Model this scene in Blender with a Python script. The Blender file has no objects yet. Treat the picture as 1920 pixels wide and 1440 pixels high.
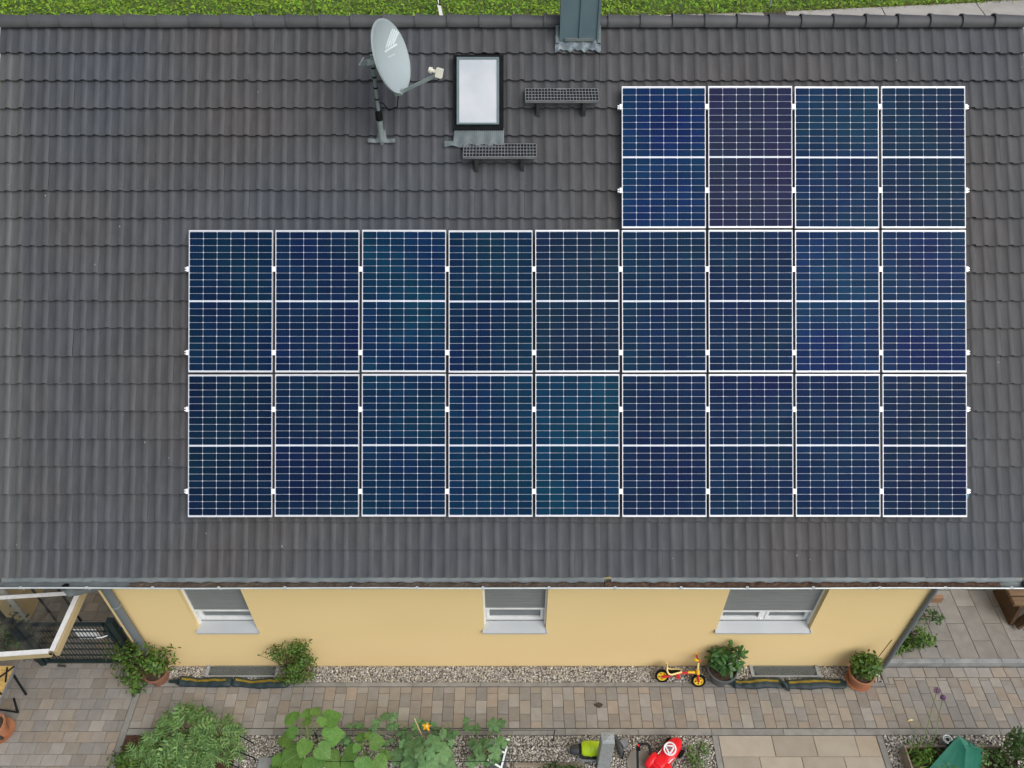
import bpy, bmesh, math, random
import numpy as np
from mathutils import Vector, Matrix, Euler

SC = bpy.context.scene
COL = SC.collection
R = math.radians

# ------------------------------------------------------------------ camera
F_PX = 1520.0                                   # focal length in pixels of the 1920 px wide photograph
CAM_TILT = math.atan(1566.0 / F_PX)             # angle of the view axis from straight down
CAM_H = 11.847
cam_d = bpy.data.cameras.new('camera')
cam_d.sensor_width = 36.0
cam_d.lens = 36.0 * F_PX / 1920.0
cam_d.clip_start = 0.1
cam_d.clip_end = 2000.0
cam = bpy.data.objects.new('camera', cam_d)
COL.objects.link(cam)
cam.location = (0, 0, CAM_H)
cam.rotation_euler = (CAM_TILT, 0, 0)
cam.rotation_mode = 'XYZ'
SC.camera = cam

# ------------------------------------------------------------------ light (bright overcast day, soft light from the right)
SUN_EL, SUN_AZ = R(48), R(134)                  # azimuth clockwise from +Y
world = bpy.data.worlds.new('World')
SC.world = world
world.use_nodes = True
nt = world.node_tree
nt.nodes.clear()
w_out = nt.nodes.new('ShaderNodeOutputWorld')
w_bg = nt.nodes.new('ShaderNodeBackground')
w_sky = nt.nodes.new('ShaderNodeTexSky')
w_sky.sky_type = 'NISHITA'
w_sky.sun_disc = False
w_sky.sun_elevation = SUN_EL
w_sky.sun_rotation = SUN_AZ
w_sky.air_density = 1.0
w_sky.dust_density = 4.0
w_sky.ozone_density = 1.0
w_hs = nt.nodes.new('ShaderNodeHueSaturation')
w_hs.inputs['Saturation'].default_value = 0.42
nt.links.new(w_sky.outputs[0], w_hs.inputs['Color'])
nt.links.new(w_hs.outputs[0], w_bg.inputs['Color'])
w_bg.inputs['Strength'].default_value = 0.14
nt.links.new(w_bg.outputs[0], w_out.inputs[0])

sun_d = bpy.data.lights.new('sun', 'SUN')
sun_d.energy = 1.5
sun_d.angle = R(60)
sun_d.color = (1.0, 0.965, 0.91)
sun = bpy.data.objects.new('sun', sun_d)
COL.objects.link(sun)
sun.location = (10, -8, 25)
sun_dir = Vector((math.sin(SUN_AZ) * math.cos(SUN_EL), math.cos(SUN_AZ) * math.cos(SUN_EL), math.sin(SUN_EL)))
sun.rotation_euler = sun_dir.to_track_quat('Z', 'Y').to_euler()

SC.view_settings.view_transform = 'Standard'
SC.view_settings.look = 'None'
SC.view_settings.exposure = 0.0
SC.view_settings.gamma = 1.0
SC.view_settings.use_curve_mapping = False
SC.cycles.max_bounces = 6
SC.cycles.transparent_max_bounces = 8
SC.cycles.use_denoising = True

rng = np.random.default_rng(7)
random.seed(7)

# ------------------------------------------------------------------ helpers: survey of the place
CA, SA = math.cos(CAM_TILT), math.sin(CAM_TILT)


def gp(px, py, z=0.0):
    """the point of the place at height z that stands at pixel (px, py) of the photograph"""
    x = (px - 960) / F_PX
    v = (py - 720) / F_PX
    d = (x, SA - v * CA, -CA - v * SA)
    k = (z - CAM_H) / d[2]
    return Vector((k * d[0], k * d[1], z))


# ------------------------------------------------------------------ helpers: meshes
class MB:
    def __init__(self):
        self.v, self.f = [], []

    def add(self, vs, fs):
        o = len(self.v)
        self.v.extend(tuple(p) for p in vs)
        self.f.extend(tuple(i + o for i in q) for q in fs)
        return self

    def box(self, c, s, rot=None):
        c = Vector(c)
        vs = []
        for dz in (-.5, .5):
            for dx, dy in ((-.5, -.5), (.5, -.5), (.5, .5), (-.5, .5)):
                p = Vector((dx * s[0], dy * s[1], dz * s[2]))
                if rot is not None:
                    p = rot @ p
                vs.append(c + p)
        return self.add(vs, [(3, 2, 1, 0), (4, 5, 6, 7), (0, 1, 5, 4), (1, 2, 6, 5), (2, 3, 7, 6), (3, 0, 4, 7)])

    def slab(self, x0, x1, y0, y1, z0, z1, ch=0.004):
        """block with chamfered upper edges"""
        vs = [(x0, y0, z0), (x1, y0, z0), (x1, y1, z0), (x0, y1, z0),
              (x0, y0, z1 - ch), (x1, y0, z1 - ch), (x1, y1, z1 - ch), (x0, y1, z1 - ch),
              (x0 + ch, y0 + ch, z1), (x1 - ch, y0 + ch, z1), (x1 - ch, y1 - ch, z1), (x0 + ch, y1 - ch, z1)]
        fs = [(0, 1, 5, 4), (1, 2, 6, 5), (2, 3, 7, 6), (3, 0, 4, 7), (4, 5, 9, 8), (5, 6, 10, 9), (6, 7, 11, 10), (7, 4, 8, 11), (8, 9, 10, 11), (3, 2, 1, 0)]
        return self.add(vs, fs)

    def beam(self, p, q, w, h, up=(0, 0, 1)):
        p, q = Vector(p), Vector(q)
        d = (q - p)
        L = d.length
        d.normalize()
        up = Vector(up)
        s = d.cross(up)
        if s.length < 1e-5:
            s = d.cross(Vector((1, 0, 0)))
        s.normalize()
        u = s.cross(d)
        m = Matrix((d, s, u)).transposed()
        return self.box((p + q) / 2, (L, w, h), m)

    def tube(self, pts, r, n=8, cap=True):
        pts = [Vector(p) for p in pts]
        k = len(pts)
        rs = r if isinstance(r, (list, tuple)) else [r] * k
        vs, fs = [], []
        ref = None
        for i, p in enumerate(pts):
            d = (pts[min(i + 1, k - 1)] - pts[max(i - 1, 0)]).normalized()
            if ref is None:
                ref = d.cross(Vector((0, 0, 1)))
                if ref.length < 1e-3:
                    ref = d.cross(Vector((1, 0, 0)))
            ref = (ref - d * ref.dot(d)).normalized()
            b = d.cross(ref)
            for j in range(n):
                t = 2 * math.pi * j / n
                vs.append(p + (ref * math.cos(t) + b * math.sin(t)) * rs[i])
        for i in range(k - 1):
            for j in range(n):
                a, c = i * n + j, i * n + (j + 1) % n
                fs.append((a, c, c + n, a + n))
        if cap:
            fs.append(tuple(range(n))[::-1])
            fs.append(tuple(range((k - 1) * n, k * n)))
        return self.add(vs, fs)

    def lathe(self, prof, n=24, c=(0, 0, 0), m=None, close=False):
        c = Vector(c)
        vs, fs = [], []
        k = len(prof)
        for r, z in prof:
            for j in range(n):
                t = 2 * math.pi * j / n
                p = Vector((r * math.cos(t), r * math.sin(t), z))
                if m is not None:
                    p = m @ p
                vs.append(c + p)
        for i in range(k - 1):
            for j in range(n):
                a, b = i * n + j, i * n + (j + 1) % n
                fs.append((a, b, b + n, a + n))
        if close:
            for j in range(n):
                a, b = (k - 1) * n + j, (k - 1) * n + (j + 1) % n
                fs.append((a, b, (j + 1) % n, j))
        return self.add(vs, fs)

    def ring(self, R0, r0, n=24, k=8, c=(0, 0, 0), m=None):
        prof = [(R0 + r0 * math.cos(2 * math.pi * i / k), r0 * math.sin(2 * math.pi * i / k)) for i in range(k)]
        return self.lathe(prof, n, c, m, close=True)

    def prism(self, pts, z0, z1):
        n = len(pts)
        vs = [(x, y, z0) for x, y in pts] + [(x, y, z1) for x, y in pts]
        fs = [tuple(range(n))[::-1], tuple(range(n, 2 * n))] + [(i, (i + 1) % n, n + (i + 1) % n, n + i) for i in range(n)]
        return self.add(vs, fs)

    def mesh(self, name, smooth=0):
        me = bpy.data.meshes.new(name)
        me.from_pydata(self.v, [], self.f)
        me.update()
        if smooth:
            me.polygons.foreach_set('use_smooth', [True] * len(me.polygons))
            me.set_sharp_from_angle(angle=R(smooth))
        return me


def obj(name, data, mat=None, parent=None, loc=(0, 0, 0), rot=(0, 0, 0), kind=None, label=None):
    if isinstance(data, MB):
        data = data.mesh(name)
    if mat is not None and not data.materials:
        data.materials.append(mat)
    o = bpy.data.objects.new(name, data)
    COL.objects.link(o)
    o.location = loc
    o.rotation_euler = rot
    if parent is not None:
        o.parent = parent
    if kind:
        o['kind'] = kind
    if label:
        o['label'] = label
    return o


def part(name, mb, mat, parent, smooth=0, kind=None, label=None):
    """a part whose vertices are in world coordinates, under an unrotated thing (or under a part made here)"""
    loc = -parent.location if parent.type == 'EMPTY' else Vector((0, 0, 0))
    return obj(name, mb.mesh(name, smooth) if isinstance(mb, MB) else mb, mat, parent, loc, kind=kind, label=label)


def lpart(name, mb, mat, parent, smooth=0, kind=None, label=None, loc=(0, 0, 0), rot=(0, 0, 0)):
    """a part whose vertices are in its thing's own coordinates"""
    return obj(name, mb.mesh(name, smooth) if isinstance(mb, MB) else mb, mat, parent, loc, rot, kind, label)


def thing(name, label, cat, loc=(0, 0, 0), rot=(0, 0, 0), group=None):
    o = bpy.data.objects.new(name, None)
    o.empty_display_size = 0.1
    COL.objects.link(o)
    o.location = loc
    o.rotation_euler = rot
    o['label'] = label
    o['category'] = cat
    if group:
        o['group'] = group
    return o


def tag(o, label, cat, group=None):
    o['label'] = label
    o['category'] = cat
    if group:
        o['group'] = group
    return o


def scatter(tv, tf, P, N, scale, spin=None, aniso=None):
    """copies of a small template (x along, y across, z normal) at points P with normals N, joined"""
    tv = np.asarray(tv, float)
    n, k = len(P), len(tv)
    P, N = np.asarray(P, float), np.asarray(N, float)
    N = N / np.maximum(np.linalg.norm(N, axis=1, keepdims=True), 1e-6)
    if spin is None:
        spin = rng.uniform(0, 2 * math.pi, n)
    ref = np.where(np.abs(N[:, 2:3]) < .95, np.array([[0, 0, 1.]]), np.array([[1., 0, 0]]))
    X = np.cross(ref, N)
    X /= np.linalg.norm(X, axis=1, keepdims=True)
    Y = np.cross(N, X)
    A = X * np.cos(spin)[:, None] + Y * np.sin(spin)[:, None]
    B = np.cross(N, A)
    s = np.broadcast_to(np.asarray(scale, float), (n,))
    if aniso is None:
        aniso = np.ones((n, 3))
    V = (A[:, None, :] * (tv[None, :, 0:1] * aniso[:, None, 0:1]) + B[:, None, :] * (tv[None, :, 1:2] * aniso[:, None, 1:2])
         + N[:, None, :] * (tv[None, :, 2:3] * aniso[:, None, 2:3])) * s[:, None, None] + P[:, None, :]
    V = V.reshape(-1, 3)
    fs = []
    for q in tf:
        fs.append(np.asarray(q)[None, :] + (np.arange(n) * k)[:, None])
    faces = []
    for a in fs:
        faces.extend(a.tolist())
    return V.tolist(), faces


# ------------------------------------------------------------------ helpers: materials
def mk(name, c1, c2=None, ns=8.0, rough=.6, metal=0.0, rnd=0.0, ramp=None, bump=0.0, bs=60.0, stretch=(1, 1, 1), trans=0.0,
       spec=.5, speck=None, drift=0.0, objcol=False, hue=0.0, coat=0.0, detail=4.0, mott=.5):
    m = bpy.data.materials.new(name)
    m.use_nodes = True
    t = m.node_tree
    N, L = t.nodes, t.links
    bsdf = N['Principled BSDF']
    oi = N.new('ShaderNodeObjectInfo')
    ge = N.new('ShaderNodeNewGeometry')
    ad = N.new('ShaderNodeMath'); ad.operation = 'ADD'
    L.new(oi.outputs['Random'], ad.inputs[0]); L.new(ge.outputs['Random Per Island'], ad.inputs[1])
    fr = N.new('ShaderNodeMath'); fr.operation = 'FRACT'
    L.new(ad.outputs[0], fr.inputs[0])
    tc = N.new('ShaderNodeTexCoord')
    mp = N.new('ShaderNodeMapping')
    mp.inputs['Scale'].default_value = stretch
    off = N.new('ShaderNodeVectorMath'); off.operation = 'SCALE'
    off.inputs[0].default_value = (31.0, 17.0, 23.0)
    L.new(fr.outputs[0], off.inputs['Scale'])
    L.new(tc.outputs['Object'], mp.inputs['Vector']); L.new(off.outputs[0], mp.inputs['Location'])
    no = N.new('ShaderNodeTexNoise')
    no.inputs['Scale'].default_value = ns
    no.inputs['Detail'].default_value = detail
    L.new(mp.outputs[0], no.inputs['Vector'])
    if c2 is None:
        c2 = tuple(min(1, c * 1.12) for c in c1)
    mr = N.new('ShaderNodeMapRange')
    mr.inputs['From Min'].default_value = .35
    mr.inputs['From Max'].default_value = .65
    L.new(no.outputs['Fac'], mr.inputs['Value'])
    mx = N.new('ShaderNodeMix'); mx.data_type = 'RGBA'
    mx.inputs['A'].default_value = (*c1, 1); mx.inputs['B'].default_value = (*c2, 1)
    L.new(mr.outputs[0], mx.inputs['Factor'])
    col = mx.outputs['Result']
    if objcol:
        mm = N.new('ShaderNodeMix'); mm.data_type = 'RGBA'; mm.blend_type = 'MULTIPLY'
        mm.inputs['Factor'].default_value = 1
        L.new(col, mm.inputs['A']); L.new(oi.outputs['Color'], mm.inputs['B'])
        col = mm.outputs['Result']
    if ramp:
        cr = N.new('ShaderNodeValToRGB')
        cr.color_ramp.interpolation = 'CONSTANT'
        e = cr.color_ramp.elements
        for i, c in enumerate(ramp):
            pos = i / len(ramp)
            if i < 2:
                e[i].position = pos; e[i].color = (*c, 1)
            else:
                x = e.new(pos); x.color = (*c, 1)
        L.new(fr.outputs[0], cr.inputs[0])
        mm = N.new('ShaderNodeMix'); mm.data_type = 'RGBA'
        mm.inputs['Factor'].default_value = mott
        L.new(cr.outputs[0], mm.inputs['A']); L.new(col, mm.inputs['B'])
        col = mm.outputs['Result']
    if rnd or hue:
        f2 = N.new('ShaderNodeMath'); f2.operation = 'MULTIPLY'; f2.inputs[1].default_value = 7.31
        L.new(fr.outputs[0], f2.inputs[0])
        f3 = N.new('ShaderNodeMath'); f3.operation = 'FRACT'
        L.new(f2.outputs[0], f3.inputs[0])
        va = N.new('ShaderNodeMapRange')
        va.inputs['To Min'].default_value = 1 - rnd; va.inputs['To Max'].default_value = 1 + rnd
        L.new(f3.outputs[0], va.inputs['Value'])
        hs = N.new('ShaderNodeHueSaturation')
        L.new(va.outputs[0], hs.inputs['Value'])
        if hue:
            vh = N.new('ShaderNodeMapRange')
            vh.inputs['To Min'].default_value = .5 - hue; vh.inputs['To Max'].default_value = .5 + hue
            L.new(fr.outputs[0], vh.inputs['Value'])
            L.new(vh.outputs[0], hs.inputs['Hue'])
        L.new(col, hs.inputs['Color'])
        col = hs.outputs[0]
    if speck:
        sc, th, c3 = speck
        n2 = N.new('ShaderNodeTexNoise')
        n2.inputs['Scale'].default_value = sc
        n2.inputs['Detail'].default_value = 2
        L.new(mp.outputs[0], n2.inputs['Vector'])
        m2 = N.new('ShaderNodeMapRange')
        m2.inputs['From Min'].default_value = th; m2.inputs['From Max'].default_value = th + .04
        L.new(n2.outputs['Fac'], m2.inputs['Value'])
        mm = N.new('ShaderNodeMix'); mm.data_type = 'RGBA'
        mm.inputs['B'].default_value = (*c3, 1)
        L.new(m2.outputs[0], mm.inputs['Factor']); L.new(col, mm.inputs['A'])
        col = mm.outputs['Result']
    if drift:
        n4 = N.new('ShaderNodeTexNoise')
        n4.inputs['Scale'].default_value = .38
        n4.inputs['Detail'].default_value = 3
        L.new(ge.outputs['Position'], n4.inputs['Vector'])
        m4 = N.new('ShaderNodeMapRange')
        m4.inputs['From Min'].default_value = .35; m4.inputs['From Max'].default_value = .65
        L.new(n4.outputs['Fac'], m4.inputs['Value'])
        c4 = N.new('ShaderNodeMix'); c4.data_type = 'RGBA'
        c4.inputs['A'].default_value = (1 + drift, 1, 1 - drift, 1)
        c4.inputs['B'].default_value = (1 - drift, 1.02, 1 + drift * 1.4, 1)
        L.new(m4.outputs[0], c4.inputs['Factor'])
        c5 = N.new('ShaderNodeMix'); c5.data_type = 'RGBA'; c5.blend_type = 'MULTIPLY'
        c5.inputs['Factor'].default_value = 1
        L.new(col, c5.inputs['A']); L.new(c4.outputs['Result'], c5.inputs['B'])
        col = c5.outputs['Result']
    L.new(col, bsdf.inputs['Base Color'])
    bsdf.inputs['Roughness'].default_value = rough
    bsdf.inputs['Metallic'].default_value = metal
    bsdf.inputs['Specular IOR Level'].default_value = spec
    if coat:
        bsdf.inputs['Coat Weight'].default_value = coat
        bsdf.inputs['Coat Roughness'].default_value = .06
    if bump:
        n3 = N.new('ShaderNodeTexNoise')
        n3.inputs['Scale'].default_value = bs
        n3.inputs['Detail'].default_value = 3
        L.new(mp.outputs[0], n3.inputs['Vector'])
        bp = N.new('ShaderNodeBump')
        bp.inputs['Strength'].default_value = bump
        bp.inputs['Distance'].default_value = .01
        L.new(n3.outputs['Fac'], bp.inputs['Height'])
        L.new(bp.outputs[0], bsdf.inputs['Normal'])
    if trans:
        tr = N.new('ShaderNodeBsdfTranslucent')
        L.new(col, tr.inputs['Color'])
        ms = N.new('ShaderNodeMixShader')
        ms.inputs[0].default_value = trans
        L.new(bsdf.outputs[0], ms.inputs[1]); L.new(tr.outputs[0], ms.inputs[2])
        L.new(ms.outputs[0], N['Material Output'].inputs['Surface'])
    return m


M = {}
M['tile'] = mk('roof_tile_concrete', (.062, .0645, .072), (.080, .082, .090), 2.2, .66, rnd=.06, drift=.07, stretch=(5, 1.2, 1), bump=.04, bs=30, speck=(30, .745, (.26, .26, .25)), spec=.3)
M['verge'] = mk('verge_tile_concrete', (.080, .083, .089), (.10, .103, .106), 2.2, .6, rnd=.05, stretch=(9, 1.2, 1), bump=.10, bs=30, spec=.4)
M['ridge'] = mk('ridge_tile_concrete', (.062, .0645, .072), (.082, .084, .092), 4, .62, rnd=.10, bump=.12, bs=30, speck=(18, .78, (.35, .35, .33)), spec=.4)
M['dropping'] = mk('pale_dropping', (.22, .22, .20), (.34, .34, .31), 40, .9)
M['underlay'] = mk('dark_underlay', (.02, .02, .022), rough=.9)
M['plaster'] = mk('yellow_plaster', (.825, .63, .325), (.845, .65, .34), .7, .9, bump=.35, bs=220, spec=.2)
M['zinc'] = mk('zinc_sheet', (.125, .15, .16), (.19, .215, .225), 6, .6, .2, bump=.05, bs=8)
M['apron'] = mk('pleated_lead_apron', (.10, .128, .142), (.145, .175, .188), 9, .6, .1)
M['zinc_light'] = mk('bright_zinc', (.58, .64, .66), (.68, .73, .74), 5, .42, .35)
M['lead'] = mk('beaten_lead', (.075, .10, .125), (.21, .26, .29), 14, .6, .1, bump=.5, bs=22)
M['litter'] = mk('brown_leaf_litter', (.055, .030, .020), (.12, .075, .05), 9, .95, bump=.8, bs=45)
M['litter_grey'] = mk('grey_leaf_litter', (.07, .05, .038), (.12, .095, .075), 9, .95, bump=.8, bs=45)
M['white'] = mk('white_pvc', (.78, .80, .82), rough=.35)
M['sill'] = mk('window_sill_aluminium', (.46, .49, .52), (.50, .53, .56), 3, .45, .1)
M['shutter'] = mk('grey_roller_shutter', (.175, .19, .195), (.195, .21, .215), 3, .5)
M['reflect_glass'] = mk('window_glass', (.10, .12, .13), (.16, .18, .19), 2, .06, spec=.8)
M['pipe'] = mk('grey_downpipe_paint', (.135, .155, .18), (.155, .175, .20), 3, .5)
M['darkmetal'] = mk('black_coated_metal', (.008, .012, .014), (.012, .017, .019), 5, .5, spec=.2)
M['skyframe'] = mk('grey_skylight_frame', (.10, .15, .165), (.13, .18, .20), 5, .45, .1)
M['skyblind_reflection'] = mk('white_pane_cloud_reflection', (.46, .50, .56), (.57, .595, .64), 2.2, .1, spec=.4, coat=.15, detail=5)  # white blind tone with a soft cloud reflection mottled into the colour
M['chimney'] = mk('grey_green_sheet_metal', (.098, .150, .180), (.118, .172, .202), 2.5, .5, .0, spec=.3)
M['frame'] = mk('anodised_aluminium', (.66, .68, .73), (.72, .74, .78), 6, .4, .25)
M['backsheet'] = mk('white_backsheet', (.56, .60, .70), rough=.3)
M['clamp'] = mk('bright_aluminium_clamp', (.88, .89, .92), rough=.35, metal=.1)
M['dish'] = mk('satellite_dish_paint', (.335, .40, .425), (.37, .435, .46), 2, .45)
M['dishprint'] = mk('white_dish_print', (.60, .68, .71), rough=.4)
M['galv'] = mk('galvanised_steel', (.26, .31, .33), (.36, .41, .43), 9, .45, .4)
M['cream'] = mk('cream_plastic', (.72, .70, .60), rough=.4)
M['step'] = mk('grey_step_grating', (.17, .18, .20), (.23, .24, .26), 9, .5, .1)
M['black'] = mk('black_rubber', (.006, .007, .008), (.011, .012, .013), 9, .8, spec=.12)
M['paver'] = mk('concrete_paver', (.235, .212, .185), (.295, .268, .235), 9, .85, rnd=.12, bump=.25, bs=90, mott=.56,
               ramp=[(.205, .20, .195), (.31, .24, .175), (.255, .215, .17), (.34, .32, .29), (.23, .225, .222), (.29, .25, .195), (.225, .20, .17), (.285, .27, .255)])
M['bed'] = mk('paving_joint_sand', (.045, .036, .027), (.075, .06, .045), 20, .95)
M['slab'] = mk('sandstone_slab', (.33, .28, .215), (.40, .345, .27), 5, .8, rnd=.10, bump=.2, bs=60, ramp=[(.36, .295, .22), (.345, .31, .26), (.39, .325, .245), (.315, .29, .245)], mott=.5)
M['terrace'] = mk('terrace_slab_concrete', (.215, .20, .182), (.265, .248, .225), 5, .8, rnd=.09, bump=.2, bs=60)
M['kerb'] = mk('concrete_kerb', (.205, .20, .185), (.265, .258, .24), 7, .88, rnd=.10, bump=.3, bs=70)
M['kerb_grey'] = mk('grey_concrete_step', (.22, .235, .235), (.30, .31, .31), 7, .85, rnd=.08, bump=.3, bs=60)
M['pebble'] = mk('river_pebble', (.34, .325, .30), (.46, .44, .41), 30, .75, rnd=.30, mott=.25,
                ramp=[(.58, .56, .52), (.34, .32, .28), (.46, .42, .35), (.20, .195, .20), (.72, .71, .68), (.38, .35, .32), (.29, .27, .26), (.52, .46, .36)])
M['gravel_bed'] = mk('gravel_bed_soil', (.11, .10, .085), (.20, .18, .15), 60, .95, bump=.6, bs=90)
M['mulch'] = mk('bark_mulch', (.085, .035, .018), (.16, .07, .035), 30, .95, rnd=.45, bump=.4)
M['soil'] = mk('garden_soil', (.045, .03, .02), (.08, .055, .035), 25, .95, bump=.8, bs=60)
M['terracotta'] = mk('terracotta', (.36, .15, .075), (.42, .19, .10), 9, .8, bump=.15, bs=50)
M['terracotta_dark'] = mk('weathered_terracotta', (.20, .085, .055), (.28, .13, .085), 9, .8, bump=.15, bs=50)
M['planter'] = mk('dark_grey_planter', (.085, .095, .105), (.12, .13, .14), 6, .55)
M['bag'] = mk('dark_green_tarp', (.010, .027, .030), (.018, .038, .042), 9, .6, bump=.6, bs=16)
M['bag_stripe'] = mk('yellow_tarp_stripe', (.17, .12, .010), (.27, .185, .015), 6, .6, bump=.5, bs=16)
M['bag_side'] = mk('navy_tarp_side', (.010, .021, .033), (.016, .028, .042), 9, .6, bump=.5, bs=16)
M['yellow'] = mk('yellow_plastic', (.78, .50, .02), (.84, .56, .03), 6, .45)
M['cream_y'] = mk('pale_yellow_plastic', (.80, .66, .28), rough=.45)
M['red'] = mk('red_paint', (.55, .012, .022), (.62, .016, .026), 6, .35)
M['toyred'] = mk('bright_red_plastic', (.75, .008, .018), (.82, .012, .022), 5, .35)
M['lime'] = mk('lime_plastic', (.48, .72, .012), (.54, .78, .02), 5, .35)
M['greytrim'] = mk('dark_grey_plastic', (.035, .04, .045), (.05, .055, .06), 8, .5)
M['granite'] = mk('grey_granite', (.24, .26, .27), (.34, .36, .37), 40, .75, bump=.3, bs=80)
M['wood'] = mk('brown_wood', (.055, .028, .012), (.085, .045, .02), 3, .7, stretch=(1, 8, 8), bump=.2, bs=12)
M['wood_light'] = mk('sawn_wood', (.32, .21, .12), (.40, .27, .16), 3, .7, stretch=(1, 8, 8), bump=.2, bs=12)
M['wood_bench'] = mk('oiled_bench_wood', (.13, .075, .035), (.20, .12, .06), 3, .6, stretch=(1, 8, 8), bump=.2, bs=12)
M['wood_grey'] = mk('weathered_board', (.20, .165, .125), (.28, .235, .18), 3, .85, stretch=(1, 8, 8), bump=.3, bs=14)
M['tableslat'] = mk('yellow_wood_slat', (.52, .34, .10), (.62, .42, .14), 4, .6, rnd=.1, stretch=(6, 1, 1))
M['beam'] = mk('cream_painted_beam', (.42, .33, .19), (.48, .38, .22), 3, .6)
M['strip'] = mk('white_cover_strip', (.66, .66, .65), (.74, .74, .73), 12, .5)
M['gate'] = mk('dark_green_coated_steel', (.006, .018, .020), (.010, .025, .027), 6, .5)
M['tarp'] = mk('green_tarpaulin', (.006, .125, .078), (.010, .15, .095), 3, .55, bump=.4, bs=9)
M['rock'] = mk('white_rock', (.55, .45, .34), (.72, .66, .58), 9, .85, bump=.6, bs=20)
M['grass'] = mk('meadow_leaf', (.14, .27, .014), (.22, .36, .022), 3, .7, rnd=.45, hue=.025, trans=.25)
M['lawn'] = mk('meadow_ground', (.05, .085, .012), (.09, .14, .025), .8, .95)
M['dry'] = mk('dry_verge', (.22, .19, .08), (.14, .17, .05), 1.5, .95)
M['road'] = mk('pale_concrete_road', (.34, .325, .30), (.40, .385, .36), 1.5, .9, rnd=.06)
M['leaf_dark'] = mk('dark_green_leaf', (.035, .085, .016), (.07, .145, .028), 14, .5, rnd=.40, hue=.02, trans=.2)
M['leaf_shrub'] = mk('shrub_leaf', (.055, .125, .012), (.10, .185, .025), 14, .5, rnd=.45, hue=.025, trans=.25)
M['leaf_glossy'] = mk('glossy_leaf', (.035, .105, .022), (.065, .16, .035), 14, .4, rnd=.35, hue=.015, trans=.12)
M['leaf_sun'] = mk('broad_soft_leaf', (.09, .215, .035), (.135, .28, .055), 7, .6, rnd=.22, hue=.015, trans=.2, bump=.3, bs=14)
M['leaf_vine'] = mk('vine_leaf', (.095, .25, .012), (.15, .32, .025), 8, .6, rnd=.30, hue=.02, trans=.25)
M['leaf_squash'] = mk('squash_leaf', (.10, .22, .08), (.15, .28, .11), 8, .65, rnd=.18, hue=.01, trans=.2, bump=.4, bs=18)
M['leaf_arti'] = mk('silvery_lobed_leaf', (.09, .195, .045), (.18, .30, .10), 6, .65, rnd=.45, hue=.02, trans=.2)
M['stem'] = mk('green_stem', (.12, .19, .045), (.17, .24, .07), 12, .6)
M['twig'] = mk('brown_twig', (.09, .06, .03), (.13, .09, .05), 12, .8)
M['cane'] = mk('bamboo_cane', (.48, .36, .18), (.56, .44, .24), 12, .6)
M['petal'] = mk('orange_petal', (.90, .42, .008), (.95, .52, .012), 9, .6, trans=.2)
M['purple'] = mk('purple_floret', (.16, .06, .20), (.24, .10, .29), 20, .7, rnd=.3, trans=.2)
M['bluebit'] = mk('blue_plug', (.01, .24, .42), rough=.4)
M['postwhite'] = mk('white_post_plastic', (.80, .80, .80), rough=.5)
M['oak'] = mk('brown_panel', (.20, .115, .06), (.27, .16, .09), 3, .7)


def add_veins(m, k=6.0):
    t = m.node_tree
    N, L = t.nodes, t.links
    bsdf = N['Principled BSDF']
    src = bsdf.inputs['Base Color'].links[0].from_socket
    tc = N.new('ShaderNodeTexCoord')
    sx = N.new('ShaderNodeSeparateXYZ')
    L.new(tc.outputs['Object'], sx.inputs[0])

    def math_(op, a, b=None):
        q = N.new('ShaderNodeMath'); q.operation = op
        for i, v in enumerate((a, b)):
            if v is None:
                continue
            if isinstance(v, (int, float)):
                q.inputs[i].default_value = v
            else:
                L.new(v, q.inputs[i])
        return q.outputs[0]
    ay = math_('ABSOLUTE', sx.outputs['Y'])
    mid = math_('LESS_THAN', ay, .02)
    ch_ = math_('FRACT', math_('MULTIPLY', math_('SUBTRACT', sx.outputs['X'], math_('MULTIPLY', ay, .85)), k))
    side = math_('MULTIPLY', math_('LESS_THAN', ch_, .13), .55)
    fac = math_('MULTIPLY', math_('MAXIMUM', mid, side), .55)
    mx = N.new('ShaderNodeMix'); mx.data_type = 'RGBA'
    mx.inputs['B'].default_value = (.22, .34, .12, 1)
    L.new(fac, mx.inputs['Factor']); L.new(src, mx.inputs['A'])
    L.new(mx.outputs['Result'], bsdf.inputs['Base Color'])


for _m in ('leaf_sun', 'leaf_squash', 'leaf_vine'):
    add_veins(M[_m])


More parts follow.
